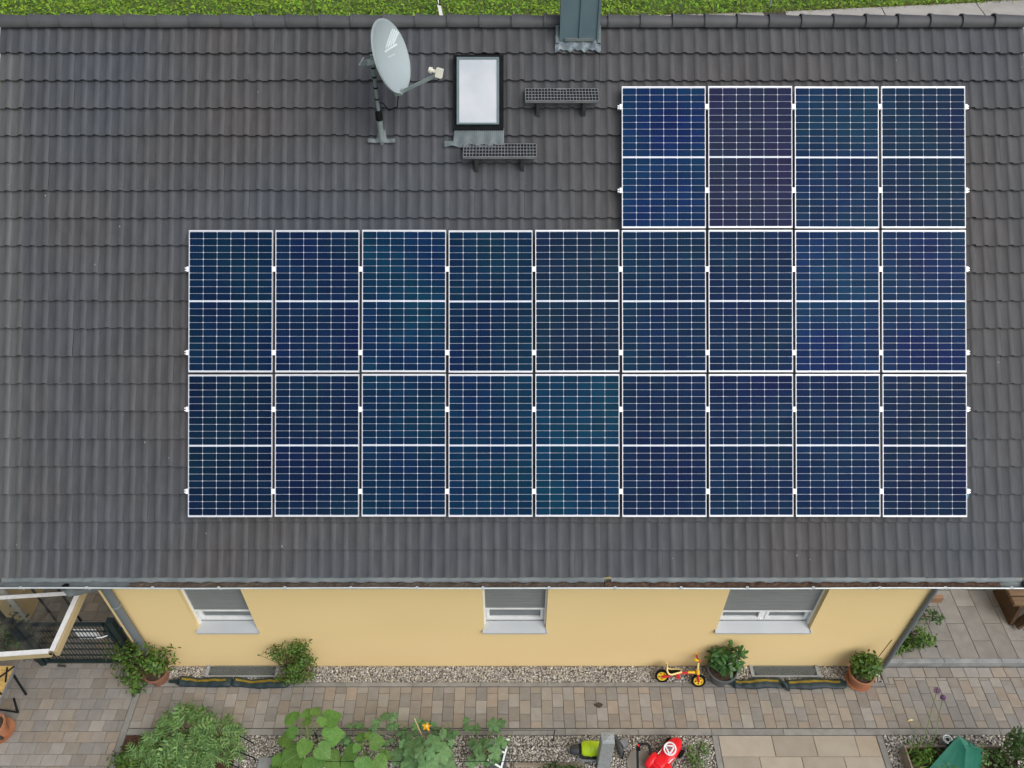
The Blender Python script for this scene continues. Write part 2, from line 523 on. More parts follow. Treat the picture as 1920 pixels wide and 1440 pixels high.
def solar_material():
    m = mk('solar_cell', (1, 1, 1), (1, 1, 1), 3, .18, spec=.02, objcol=True)
    t = m.node_tree
    N, L = t.nodes, t.links
    bsdf = N['Principled BSDF']
    src = bsdf.inputs['Base Color'].links[0].from_socket
    tc = N.new('ShaderNodeTexCoord')
    sx = N.new('ShaderNodeSeparateXYZ')
    L.new(tc.outputs['Object'], sx.inputs[0])
    mu = N.new('ShaderNodeMath'); mu.operation = 'MULTIPLY'; mu.inputs[1].default_value = 9 / .163
    L.new(sx.outputs['X'], mu.inputs[0])
    fr = N.new('ShaderNodeMath'); fr.operation = 'FRACT'
    L.new(mu.outputs[0], fr.inputs[0])
    lt = N.new('ShaderNodeMath'); lt.operation = 'LESS_THAN'; lt.inputs[1].default_value = .075
    L.new(fr.outputs[0], lt.inputs[0])
    # coating tint that drifts slowly over the array
    ge = N.new('ShaderNodeNewGeometry')
    no = N.new('ShaderNodeTexNoise')
    no.inputs['Scale'].default_value = 1.3
    no.inputs['Detail'].default_value = 3
    L.new(ge.outputs['Position'], no.inputs['Vector'])
    hs = N.new('ShaderNodeHueSaturation')
    mr = N.new('ShaderNodeMapRange')
    mr.inputs['From Min'].default_value = .3; mr.inputs['From Max'].default_value = .7
    mr.inputs['To Min'].default_value = .462; mr.inputs['To Max'].default_value = .512
    L.new(no.outputs['Fac'], mr.inputs['Value']); L.new(mr.outputs[0], hs.inputs['Hue'])
    oi = N.new('ShaderNodeObjectInfo')
    mv = N.new('ShaderNodeMapRange')
    mv.inputs['To Min'].default_value = .82; mv.inputs['To Max'].default_value = 1.18
    L.new(oi.outputs['Random'], mv.inputs['Value']); L.new(mv.outputs[0], hs.inputs['Value'])
    L.new(src, hs.inputs['Color'])
    mx = N.new('ShaderNodeMix'); mx.data_type = 'RGBA'
    mx.inputs['B'].default_value = (.03, .06, .13, 1)
    L.new(lt.outputs[0], mx.inputs['Factor']); L.new(hs.outputs[0], mx.inputs['A'])
    L.new(mx.outputs['Result'], bsdf.inputs['Base Color'])
    return m


M['cell'] = solar_material()


def canopy_glass():
    m = bpy.data.materials.new('dusty_clear_panel')
    m.use_nodes = True
    t = m.node_tree
    N, L = t.nodes, t.links
    for n in list(N):
        N.remove(n)
    out = N.new('ShaderNodeOutputMaterial')
    tr = N.new('ShaderNodeBsdfTransparent'); tr.inputs[0].default_value = (.56, .56, .53, 1)
    df = N.new('ShaderNodeBsdfDiffuse'); df.inputs[0].default_value = (.16, .15, .11, 1)
    gl = N.new('ShaderNodeBsdfGlossy'); gl.inputs['Roughness'].default_value = .08
    no = N.new('ShaderNodeTexNoise'); no.inputs['Scale'].default_value = 7; no.inputs['Detail'].default_value = 5
    tc = N.new('ShaderNodeTexCoord'); L.new(tc.outputs['Object'], no.inputs['Vector'])
    mr = N.new('ShaderNodeMapRange'); mr.inputs['From Min'].default_value = .4; mr.inputs['From Max'].default_value = .8
    mr.inputs['To Max'].default_value = .42
    L.new(no.outputs['Fac'], mr.inputs['Value'])
    a = N.new('ShaderNodeMixShader'); L.new(mr.outputs[0], a.inputs[0]); L.new(tr.outputs[0], a.inputs[1]); L.new(df.outputs[0], a.inputs[2])
    b = N.new('ShaderNodeMixShader'); b.inputs[0].default_value = .05
    L.new(a.outputs[0], b.inputs[1]); L.new(gl.outputs[0], b.inputs[2])
    L.new(b.outputs[0], out.inputs[0])
    return m


M['canopy'] = canopy_glass()

# ================================================================== THE SETTING
WALL_Y = 5.958
g = obj('ground', MB().add([(-400, -400, -.06), (400, -400, -.06), (400, 600, -.06), (-400, 600, -.06)], [(0, 1, 2, 3)]), M['lawn'], kind='structure')
sub = obj('paving_bed', MB().add([(-9.2, 3.6, -.03), (9.2, 3.6, -.03), (9.2, 9.2, -.03), (-9.2, 9.2, -.03)], [(0, 1, 2, 3)]), M['bed'], kind='structure')

# --- farm road and meadow beyond the ridge
road = obj('road', MB().prism([(-60, 27.5), (60, 27.5), (60, 45), (28, 37.2), (21, 34.8), (16, 34.2), (12, 33.7), (7.8, 33.25), (-60, 31.2)], -.058, -.02), M['bed'], kind='structure')
edge = lambda x: np.interp(x, [-60, 7.8, 12, 16, 21, 28, 60], [31.2, 33.25, 33.7, 34.2, 34.8, 37.2, 45])
for i in range(14):
    x0 = -26 + i * 4.0
    x1 = x0 + 3.96
    s0 = .9 if x0 > 8 else 0
    mb = MB()
    mb.prism([(x0, 28), (x1, 28), (x1 + s0, float(edge(x1 + s0)) - .05), (x0 + s0, float(edge(x0 + s0)) - .05)], -.02, .0)
    obj('road_slab', mb, M['road'], road)

# leaves of the meadow: nobody could count them
oval = [(0, 0, 0), (.35, .2, .04), (.35, -.2, .04), (.75, .16, .03), (.75, -.16, .03), (1, 0, -.05)]
oval_f = [(0, 2, 1), (1, 2, 4, 3), (3, 4, 5)]
n = 36000
X = rng.uniform(-25, 27, n)
Y = edge(X) + rng.uniform(.0, 1, n) ** 1.25 * 9.0
cl = np.sin(X * 2.1 + 1.3 * np.sin(Y * 1.7)) * .5 + np.sin(X * .7 + Y * 2.3) * .5
Hh = (.06 + .22 * np.clip(cl + .5, 0, 1) * np.clip((Y - edge(X)) / .8, 0.1, 1)) * rng.uniform(.2, 1.15, n)
P = np.stack([X, Y, -.05 + Hh], 1)
Nn = np.stack([rng.normal(0, .55, n), rng.normal(-.25, .55, n), np.ones(n)], 1)
v, f = scatter(oval, oval_f, P, Nn, rng.uniform(.09, .2, n))
obj('meadow_grass', MB().add(v, f), M['grass'], kind='stuff')['label'] = 'dense green meadow leaves beyond the ridge'
n = 5000
X = rng.uniform(0, 22, n)
Y = edge(X) + rng.normal(.05, .18, n)
v, f = scatter([(0, -.06, 0), (0, .06, 0), (1, 0, .0)], [(0, 1, 2)], np.stack([X, Y, np.full(n, -.04)], 1), np.stack([rng.normal(0, 1, n), rng.normal(0, 1, n), np.full(n, .25)], 1), rng.uniform(.1, .25, n))
obj('verge_grass', MB().add(v, f), M['dry'], kind='stuff')['label'] = 'dry grass verge along the pale road'

# --- paving
PV = .162


def paver_mesh(w, l, nm):
    return MB().slab(-w / 2, w / 2, -l / 2, l / 2, -.03, 0, .005).mesh(nm)


def lay(name, parent, spots, w, l, mat, cut=None):
    """paving stones that share one mesh for each size"""
    cache = {}
    for x, y, ww, ll in spots:
        key = (round(ww, 3), round(ll, 3))
        if key not in cache:
            cache[key] = paver_mesh(ww, ll, name)
        obj(name, cache[key], mat, parent, (x, y, random.uniform(-.0025, .0025)), (random.gauss(0, .003), random.gauss(0, .003), random.gauss(0, .004)))


def sheet(name, x0, x1, y0, y1, z, mat):
    return obj(name, MB().add([(x0, y0, z), (x1, y0, z), (x1, y1, z), (x0, y1, z)], [(0, 1, 2, 3)]), mat, kind='structure')


# path along the wall: stretcher columns, every second one shifted by half a stone
path = sheet('path', -5.60, 5.66, 4.99, 5.62, -.026, M['bed'])
spots = []
y0, pl = 4.995, .2075
nc = 69
cw = (5.66 + 5.60) / nc
for i in range(nc):
    x = -5.60 + (i + .5) * cw
    if i % 2:
        for k in range(3):
            spots.append((x, y0 + (k + .5) * pl, cw - .004, pl - .004))
    else:
        spots.append((x, y0 + pl / 4, cw - .004, pl / 2 - .004))
        for k in range(2):
            spots.append((x, y0 + pl / 2 + (k + .5) * pl, cw - .004, pl - .004))
        spots.append((x, y0 + 2.75 * pl, cw - .004, pl / 2 - .004))
lay('paver', path, spots, 0, 0, M['paver'])

# yard at the gable on the right
yard = sheet('side_yard', 5.66, 9.2, 4.99, 5.935, -.0262, M['bed'])
spots = []
for i in range(16):
    spots.append((5.82 + i * .206, 5.85, .202, PV - .004))
for i in range(21):
    x = 5.66 + (i + .5) * PV
    yy = 4.995 - (pl / 2 if i % 2 else 0)
    while yy < 5.76:
        a, b = max(yy, 4.995), min(yy + pl, 5.765)
        if b - a > .03 and not (i < 1 and b > 5.70):
            spots.append((x, (a + b) / 2, PV - .004, b - a - .004))
        yy += pl
spots += [(5.741, 5.641, .158, .040), (5.777, 5.715, .082, .098)]
lay('paver', yard, spots, 0, 0, M['paver'])

# patio on the left: courses run across
patio = sheet('patio', -9.2, -5.70, 3.6, 9.2, -.0258, M['bed'])
spots = []
row = 0
y = 4.30
while y < 7.6:
    off = (0, .11, .05, .15)[row % 4] + random.uniform(-.02, .02)
    x = -5.70
    w0 = .05 + off
    while x > -8.15:
        ww = w0 if x == -5.70 else .206
        spots.append((x - ww / 2, y + PV / 2, ww - .004, PV - .004))
        x -= ww
    y += PV
    row += 1
lay('paver', patio, spots, 0, 0, M['paver'])

# kerbs, each stone its own piece
kerb = obj('kerb', MB().box((0, 5.65, -.045), (11.3, .05, .03)), M['bed'], kind='structure')


def kerb_run(x0, x1, y0, y1, L, z0, z1, mat, along='x', nm='kerb_stone', parent=None):
    k = max(1, round(((x1 - x0) if along == 'x' else (y1 - y0)) / L))
    for i in range(k):
        if along == 'x':
            a, b = x0 + (x1 - x0) * i / k, x0 + (x1 - x0) * (i + 1) / k
            mb = MB().slab(a + .0015, b - .0015, y0, y1, z0, z1, .006)
        else:
            a, b = y0 + (y1 - y0) * i / k, y0 + (y1 - y0) * (i + 1) / k
            mb = MB().slab(x0, x1, a + .0015, b - .0015, z0, z1, .006)
        obj(nm, mb, mat, parent or kerb)


kerb_run(-5.60, 5.655, 5.625, 5.69, 1.0, -.05, .006, M['kerb'])
kerb_run(-5.60, 2.90, 4.895, 4.985, 1.0, -.05, .004, M['kerb'])
kerb_run(2.90, 9.2, 4.895, 4.985, 1.0, -.05, .004, M['kerb'])
kerb_run(-5.695, -5.605, 3.6, 5.69, 1.0, -.05, .004, M['kerb'], 'y')
kerb_run(5.66, 5.73, 5.665, 5.95, .6, -.05, .005, M['kerb'], 'y')
kerb_run(2.90, 2.985, 3.6, 4.89, 1.0, -.05, .004, M['kerb'], 'y')
kerb_run(5.28, 5.37, 3.6, 4.89, 1.0, -.05, .004, M['kerb'], 'y')
kerb_run(.02, 1.02, 4.44, 4.50, 1.0, -.05, .015, M['wood_grey'], nm='edging_board')
# raised terrace on the right with its front step stones
terrace = obj('terrace', MB().box((7.515, 7.6, .03), (3.57, 3.19, .10)), M['bed'], kind='structure')
kerb_run(5.76, 9.3, 5.945, 6.02, 1.0, -.05, .115, M['kerb_grey'], parent=terrace, nm='step_stone')
random.seed(3)
for i in range(12):
    x0 = 5.725 + i * .298
    yy = 6.022 - (.30 if i % 2 else .0)
    while yy < 9.1:
        a, b = max(yy, 6.024), min(yy + .597, 9.19)
        if b - a > .05:
            obj('terrace_slab', MB().slab(x0 + .003, x0 + .295, a, b - .004, .07, .105 + random.uniform(-.002, .002), .004), M['terrace'], terrace)
        yy += .60

# pale slabs in front, between the beds
slabs = sheet('slab_path', 2.985, 5.28, 3.6, 4.89, -.0255, M['bed'])
for r in range(4):
    y1 = 4.885 - r * .30
    xs = [2.99, 3.76, 4.36, 4.96, 5.275] if r % 2 == 0 else [2.99, 3.52, 4.12, 4.72, 5.275]
    for a, b in zip(xs[:-1], xs[1:]):
        obj('slab', MB().slab(a + .003, b - .003, y1 - .296, y1, -.03, random.uniform(-.002, .003), .004), M['slab'], slabs)

# --- gravel
ico_v, ico_f = [], []
ph = (1 + 5 ** .5) / 2
for a in (-1, 1):
    for b in (-ph, ph):
        ico_v += [(0, a, b), (a, b, 0), (b, 0, a)]
ico_v = np.array(ico_v, float) / math.sqrt(1 + ph * ph)
_d = np.linalg.norm(ico_v[:, None] - ico_v[None], axis=2)
_e = _d < 1.1
for i in range(12):
    for j in range(i + 1, 12):
        for k in range(j + 1, 12):
            if _e[i, j] and _e[j, k] and _e[i, k]:
                q = (i, j, k)
                nrm = np.cross(ico_v[j] - ico_v[i], ico_v[k] - ico_v[i])
                if nrm @ ico_v[i] < 0:
                    q = (i, k, j)
                ico_f.append(q)


def gravel(name, rects, dens, label, z=-.008, size=(.008, .0165), avoid=()):
    P = []
    for x0, x1, y0, y1 in rects:
        n = int((x1 - x0) * (y1 - y0) * dens)
        p = np.stack([rng.uniform(x0, x1, n), rng.uniform(y0, y1, n), z + rng.uniform(-.006, .01, n)], 1)
        for a0, a1, b0, b1 in avoid:
            p = p[~((p[:, 0] > a0) & (p[:, 0] < a1) & (p[:, 1] > b0) & (p[:, 1] < b1))]
        P.append(p)
    P = np.concatenate(P)
    n = len(P)
    v, f = scatter(ico_v, ico_f, P, np.stack([rng.normal(0, .3, n), rng.normal(0, .3, n), np.ones(n)], 1), rng.uniform(*size, n),
                   aniso=np.stack([rng.uniform(.9, 1.35, n), rng.uniform(.65, 1, n), rng.uniform(.45, .75, n)], 1))
    o = obj(name, MB().add(v, f), M['pebble'], kind='stuff')
    o.data.polygons.foreach_set('use_smooth', [True] * len(o.data.polygons))
    o['label'] = label
    return o


GR1, GR2 = (-4.70, -3.58), (3.66, 4.72)
sheet('gravel_ground', -5.59, 5.66, 5.69, WALL_Y - .002, -.020, M['gravel_bed'])
sheet('gravel_ground', -5.60, 2.90, 3.6, 4.893, -.0205, M['gravel_bed'])
sheet('gravel_ground', 5.37, 9.2, 3.6, 4.893, -.0207, M['gravel_bed'])
gravel('gravel', [(-5.59, 5.65, 5.695, WALL_Y - .01)], 4200, 'strip of mixed river gravel along the yellow wall', avoid=[(*GR1, 5.76, 6), (*GR2, 5.76, 6)])
gravel('gravel', [(-3.95, 2.89, 3.65, 4.885)], 3000, 'mixed gravel of the planted bed in front')
gravel('gravel', [(5.38, 9.15, 3.65, 4.885)], 2400, 'pale coarse gravel around the raised bed', size=(.011, .022))
# bark mulch in the corner bed
sheet('mulch_ground', -5.60, -3.95, 3.6, 4.893, -.012, M['soil'])
n = 2600
P = np.stack([rng.uniform(-5.59, -3.95, n), rng.uniform(3.65, 4.885, n), rng.uniform(-.012, .012, n)], 1)
v, f = scatter([(-.5, -.2, 0), (.5, -.16, 0), (.5, .16, .03), (-.5, .2, .03)], [(0, 1, 2, 3)], P, np.stack([rng.normal(0, .4, n), rng.normal(0, .4, n), np.ones(n)], 1), rng.uniform(.02, .06, n))
obj('bark_mulch', MB().add(v, f), M['mulch'], kind='stuff')['label'] = 'reddish bark mulch in the corner bed'

# ================================================================== THE HOUSE
PITCH = CAM_TILT - R(0.5)
EAVE = Vector((0, 5.558, 3.097))
RIDGE_S = 6.965                                  # slope length from eave to apex
ROOF_M = Matrix.Translation(EAVE) @ Matrix.Rotation(PITCH, 4, 'X')


def rw(x, s, n=0.0):
    """roof coordinates (across, up the slope, off the surface) to the place"""
    return ROOF_M @ Vector((x, s, n))


house = thing('house', 'yellow plastered house under a dark grey tiled roof', 'house', (0, 8.0, 0))
XL, XR = -5.635, 5.70
WIN = [(-4.55, -3.69, 1.115, 1.49, False), (-.405, .49, 1.115, 1.54, False), (2.965, 4.315, 1.115, 1.47, True)]
WT = 2.42
mb = MB()
xs = [XL] + [c for w in WIN for c in w[:2]] + [XR]
zs = [-.05, 1.06, WT, 3.16]
for i in range(len(xs) - 1):
    for j in range(3):
        if i % 2 == 1 and j == 1:
            continue
        mb.add([(xs[i], WALL_Y, zs[j]), (xs[i + 1], WALL_Y, zs[j]), (xs[i + 1], WALL_Y, zs[j + 1]), (xs[i], WALL_Y, zs[j + 1])], [(0, 1, 2, 3)])
for w in WIN:
    a, b = w[0], w[1]
    d = WALL_Y + .2
    mb.add([(a, WALL_Y, 1.06), (a, d, 1.06), (a, d, WT), (a, WALL_Y, WT)], [(0, 1, 2, 3)])
    mb.add([(b, d, 1.06), (b, WALL_Y, 1.06), (b, WALL_Y, WT), (b, d, WT)], [(0, 1, 2, 3)])
    mb.add([(a, WALL_Y, WT), (a, d, WT), (b, d, WT), (b, WALL_Y, WT)], [(0, 1, 2, 3)])
    mb.add([(a, WALL_Y, 1.06), (b, WALL_Y, 1.06), (b, d, 1.06), (a, d, 1.06)], [(0, 1, 2, 3)])
AP = rw(0, RIDGE_S, -.1)
YB = 2 * AP.y - WALL_Y
for x, fl in ((XL, 1), (XR, 0)):
    q = [(x, WALL_Y, -.05), (x, YB, -.05), (x, YB, 3.16), (x, AP.y, AP.z - .12), (x, WALL_Y, 3.16)]
    mb.add(q, [(4, 3, 2, 1, 0)] if fl else [(0, 1, 2, 3, 4)])
mb.add([(XL, YB, -.05), (XR, YB, -.05), (XR, YB, 3.16), (XL, YB, 3.16)], [(3, 2, 1, 0)])
wall_me = mb.mesh('wall')
_bm = bmesh.new()
_bm.from_mesh(wall_me)
bmesh.ops.remove_doubles(_bm, verts=_bm.verts, dist=.0005)
_bm.to_mesh(wall_me)
_bm.free()
wall = part('wall', wall_me, M['plaster'], house)

# --- windows, half closed roller shutters
for (a, b, zf, zsh, mull), lab in zip(WIN, ('narrow window near the gate', 'narrow window between the other two', 'wide two-light window near the terrace')):
    yf = WALL_Y + .135
    mb = MB()
    t = .036
    mb.box(((a + b) / 2, yf + .03, zf + t / 2 + .005), (b - a, .06, t + .02))
    mb.box(((a + b) / 2, yf + .03, WT - t / 2), (b - a, .06, t))
    for x in (a + t / 2, b - t / 2):
        mb.box((x, yf + .03, (zf + WT) / 2), (t, .058, WT - zf - 2 * t - .03))
    win = part('window', mb, M['white'], house, label=lab)
    lights = [(a + t, b - t)] if not mull else [(a + t, (a + b) / 2 - .028), ((a + b) / 2 + .028, b - t)]
    if mull:
        part('mullion', MB().box(((a + b) / 2, yf + .032, (zf + WT) / 2), (.056, .05, WT - zf - 2 * t - .03)), M['white'], win)
    for x0, x1 in lights:
        s = .04
        z0, z1 = zf + t + .018, WT - t - .003
        mb = MB()
        mb.box(((x0 + x1) / 2, yf + .022, z0 + s / 2), (x1 - x0 - .006, .05, s))
        mb.box(((x0 + x1) / 2, yf + .022, z1 - s / 2), (x1 - x0 - .006, .05, s))
        for x in (x0 + s / 2 + .003, x1 - s / 2 - .003):
            mb.box((x, yf + .0225, (z0 + z1) / 2), (s, .05, z1 - z0 - 2 * s))
        part('sash', mb, M['white'], win)
        part('pane', MB().box(((x0 + x1) / 2, yf + .035, (z0 + z1) / 2), (x1 - x0 - .08, .012, z1 - z0 - .08)), M['reflect_glass'], win)
    # shutter curtain: a run of thin curved laths
    mb = MB()
    z = zsh
    ys = yf - .035
    nl = int((WT - zsh) / .037)
    h = (WT - zsh) / nl
    for k in range(nl):
        z0 = zsh + k * h
        mb.add([(a + .02, ys, z0), (b - .02, ys, z0), (b - .02, ys - .011, z0 + h * .3), (a + .02, ys - .011, z0 + h * .3), (b - .02, ys - .006, z0 + h * .8), (a + .02, ys - .006, z0 + h * .8),
                (b - .02, ys + .004, z0 + h * .9), (a + .02, ys + .004, z0 + h * .9), (b - .02, ys, z0 + h), (a + .02, ys, z0 + h)], [(0, 1, 2, 3), (3, 2, 4, 5), (5, 4, 6, 7), (7, 6, 8, 9)])
    part('shutter_curtain', mb, M['shutter'], win)
    part('shutter_end_bar', MB().box(((a + b) / 2, ys, zsh - .022), (b - a - .05, .016, .04)), M['white'], win)
    for x in (a + .013, b - .013):
        part('guide_rail', MB().box((x, ys - .002, (zf + .01 + WT) / 2), (.026, .05, WT - zf - .012)), M['white'], win)
    # sloping aluminium sill with upturned ends
    mb = MB()
    sb, sf, zb, z0 = WALL_Y + .115, WALL_Y - .045, zf + .028, zf - .035
    e = .02
    mb.add([(a - e, sf, z0), (b + e, sf, z0), (b + e, sb, zb), (a - e, sb, zb), (a - e, sf, z0 - .035), (b + e, sf, z0 - .035), (b + e, sb, z0 - .01), (a - e, sb, z0 - .01)],
           [(0, 1, 2, 3), (4, 5, 1, 0), (5, 6, 2, 1), (7, 4, 0, 3), (7, 6, 5, 4)])
    sill = part('sill', mb, M['sill'], win)
    for x in (a - e + .006, b + e - .006):
        part('sill_end', MB().beam((x, sf, z0 + .008), (x, WALL_Y - .003, z0 + .008 + (zb - z0) * .28), .012, .02), M['sill'], win)

# --- roof: deck, tiles, ridge
mb = MB()
HW = 6.42
mb.box((0, RIDGE_S / 2, -.075), (2 * HW - .03, RIDGE_S - .02, .05))
roof = obj('roof', mb.mesh('roof'), M['underlay'], house, EAVE - house.location, (PITCH, 0, 0))
rear = MB()
p0, p1 = rw(0, RIDGE_S, -.02), rw(0, 0, -.02)
rear.add([(-HW, p0.y, p0.z), (HW, p0.y, p0.z), (HW, 2 * p0.y - p1.y, p1.z), (-HW, 2 * p0.y - p1.y, p1.z)], [(0, 1, 2, 3)])
part('rear_slope', rear, M['tile'], house)

NCOL, NROW = 41, 20
TW = 2 * HW / NCOL
GAUGE = 6.544 / 19
wv = TW / 2


def tile_geo(length=.41, rim=False):
    pr = []
    for k in range(2):
        o = k * wv
        pr += [(o, 0), (o + wv * .50, 0), (o + wv * .565, .008), (o + wv * .67, .0135), (o + wv * .84, .0132), (o + wv * .95, .0075)]
    pr.append((TW + .001, .001))
    if rim:
        pr[-3] = (pr[-3][0], .022); pr[-2] = (pr[-2][0], .019)
    lift = .040
    vs = [(x, z * .7, z + lift) for x, z in pr] + [(x, length, z + lift * (1 - length / GAUGE)) for x, z in pr] + [(x, z * .7 + .0005, z + lift) for x, z in pr] + [(x, z * .7 + .006, z + lift - .031) for x, z in pr]
    k = len(pr)
    fs = [(i, i + 1, k + i + 1, k + i) for i in range(k - 1)] + [(3 * k + i, 3 * k + i + 1, 2 * k + i + 1, 2 * k + i) for i in range(k - 1)]
    return vs, fs


BASE_N = -.036
tv, tf = tile_geo()
me_tile = MB().add(tv, tf).mesh('roof_tile', 40)
tvs, tfs = tile_geo(RIDGE_S - 19 * GAUGE - .012)
me_tile_top = MB().add(tvs, tfs).mesh('roof_tile', 40)
tvr, tfr = tile_geo(rim=True)
me_verge = MB().add(tvr, tfr).mesh('verge_tile', 40)

# where the panels lie (in roof coordinates), 22 of them
PW, PL = 1.035, 1.756
COLX = [-3.991 + 1.0700 * k for k in range(9)]
ROWS = {'bottom': (.772, range(0, 9)), 'middle': (2.552, range(0, 9)), 'top': (4.332, range(5, 9))}


def covered(x, s, m=.0):
    for s0, ks in ROWS.values():
        ks = list(ks)
        if COLX[ks[0]] + m < x < COLX[ks[-1]] + PW - m and s0 + m < s < s0 + PL - m:
            return True
    return False


cands, rest = [], []
SKY_X, SKY_S = (-.72, -.12), (5.574, 6.464)
for r in range(NROW):
    for c in range(NCOL):
        x, s = -HW + c * TW, r * GAUGE
        if SKY_X[0] < x + .02 and x + TW - .02 < SKY_X[1] and SKY_S[0] - .15 < s and s + GAUGE < SKY_S[1] + .2:
            continue
        cor = [covered(x + a * TW, s + b * GAUGE, .0) for a in (.05, .95) for b in (.05, .95)]
        hid = all(cor)
        d = (rw(x + TW / 2, s + GAUGE / 2) - Vector((0, 0, CAM_H))).length
        (rest if hid else cands).append((d, r, c, x, s))
cands.sort()
own, others = cands[:300], cands[300:] + rest
for d, r, c, x, s in own:
    me = me_tile_top if r == NROW - 1 else (me_verge if c == 0 else me_tile)
    obj('roof_tile', me, M['verge'] if me is me_verge else M['tile'], roof,
        (x + random.gauss(0, .0012), s + random.gauss(0, .0025), BASE_N + random.gauss(0, .0012)), (random.gauss(0, .003), random.gauss(0, .004), random.gauss(0, .0009)))
mbs = {'t': MB(), 'v': MB()}
for d, r, c, x, s in others:
    q = (tvs, tfs) if r == NROW - 1 else ((tvr, tfr) if c == 0 else (tv, tf))
    dx, ds, dn, rz, ry = random.gauss(0, .0012), random.gauss(0, .0025), random.gauss(0, .0012), random.gauss(0, .0009), random.gauss(0, .004)
    mbs['v' if c == 0 and r < NROW - 1 else 't'].add([(a + x + dx - rz * b, b + s + ds + rz * a, e + BASE_N + dn - ry * (a - TW / 2)) for a, b, e in q[0]], q[1])
for k, mt in (('t', 'tile'), ('v', 'verge')):
    if mbs[k].v:
        obj('roof_tiles_far', mbs[k].mesh('roof_tiles', 40), M[mt], roof, kind='stuff')

# bird droppings and lichen dots on the tiles
mb = MB()
for i in range(34):
    c_ = random.randrange(NCOL * 2)
    x, sx_ = -HW + (c_ + .75) * wv + random.gauss(0, .006), random.uniform(.05, 6.7)
    if covered(x, sx_, -.02):
        continue
    fr_ = (sx_ % GAUGE) / GAUGE
    if fr_ < .08 or fr_ > .94:
        continue
    rr_ = random.choice([.003, .004, .005, .006, .009])
    nz0 = BASE_N + .040 * (1 - fr_) + .0135
    mb.add([(x + rr_ * math.cos(a_) * random.uniform(.7, 1.2), sx_ + rr_ * 1.5 * math.sin(a_) * random.uniform(.7, 1.3), nz0 + .002) for a_ in [k_ * math.pi / 4 for k_ in range(8)]] + [(x, sx_, nz0 + .005)],
           [(k_, (k_ + 1) % 8, 8) for k_ in range(8)])
obj('droppings', mb, M['dropping'], roof, kind='stuff')

# ridge tiles: tapered half rounds that overlap to the right
nr = 32
rp = 2 * HW / nr
prof_n = 13


def ridge_mesh():
    vs, fs = [], []
    st = [(-.006, .101, .006), (.025, .101, .005), (.028, .097, 0), (rp + .03, .085, -.006)]
    for x, rad, up in st:
        for j in range(prof_n):
            t = R(-20) + R(220) * j / (prof_n - 1)
            vs.append((x, -math.cos(t) * rad, math.sin(t) * rad * .92 + up))
    for i in range(len(st) - 1):
        for j in range(prof_n - 1):
            a = i * prof_n + j
            fs.append((a, a + 1, a + 1 + prof_n, a + prof_n))
    vs2 = len(vs)
    for j in range(prof_n):
        x, y, z = vs[j]
        vs.append((x, y * .86, z * .86 - .004))
    for j in range(prof_n - 1):
        fs.append((j + 1, j, vs2 + j, vs2 + j + 1))
    return MB().add(vs, fs).mesh('ridge_tile', 50)


me_ridge = ridge_mesh()
rap = rw(0, RIDGE_S, .0)
for i in range(nr):
    x = -HW + i * rp
    if .60 < x + rp * .5 < 1.06 and False:
        continue
    o = obj('ridge_tile', me_ridge, M['ridge'], house, (x - house.location.x, rap.y - house.location.y, rap.z - .028 + random.gauss(0, .002)), (0, random.gauss(0, .004) + .004, random.gauss(0, .004)))

# --- gutter
gc = Vector((0, 5.522, 3.018))
gr = .066
X0g, X1g = -6.42, 6.40
mb = MB()
k = 12
vs, fs = [], []
for x in (X0g, X1g):
    for rr in (gr, gr - .003):
        for j in range(k + 1):
            t = math.pi + math.pi * j / k
            vs.append((x, gc.y + math.cos(t) * rr, gc.z + math.sin(t) * rr))
n1 = k + 1
for j in range(k):
    fs.append((j, 2 * n1 + j, 2 * n1 + j + 1, j + 1))
    fs.append((n1 + j + 1, 3 * n1 + j + 1, 3 * n1 + j, n1 + j))
mb.add(vs, fs)
for x in (X0g + .002, X1g - .002):
    mb.add([(x, gc.y + math.cos(math.pi + math.pi * j / k) * gr, gc.z + math.sin(math.pi + math.pi * j / k) * gr) for j in range(k + 1)], [tuple(range(k + 1))])
gutter = part('gutter', mb, M['zinc'], house, 40)
pts = []
for i in range(27):
    x = X0g + (X1g - X0g) * i / 26
    pts.append((x, gc.y - gr - .004 + .003 * math.sin(i * .9), gc.z + .006 + .005 * math.sin(i * .55 + 1) + (.006 if -3.9 < x < -1 else 0)))
part('bead', MB().tube(pts, .011, 8), M['zinc_light'], gutter, 60)
for i in range(16):
    x = -6.1 + i * .82
    part('gutter_bracket', MB().box((x, gc.y - gr - .002, gc.z + .014), (.03, .032, .012)).box((x, gc.y, gc.z - gr - .004), (.026, .09, .004)), M['zinc_light'], gutter)
for x0, x1 in ((-6.36, 1.15), (1.235, 6.36)):
    vs, fs = [], []
    ni = int((x1 - x0) / .06)
    for i in range(ni + 1):
        x = x0 + (x1 - x0) * i / ni
        wob = .004 * math.sin(x * 31) + .003 * math.sin(x * 83 + 1)
        vs += [(x, 5.60, 3.085), (x, 5.550, 3.066 + wob * .3), (x, 5.534 + wob, 3.030 + wob)]
    for i in range(ni):
        for j in range(2):
            a = i * 3 + j
            fs.append((a, a + 1, a + 4, a + 3))
    part('apron_strip', MB().add(vs, fs), M['zinc'], gutter, 60)
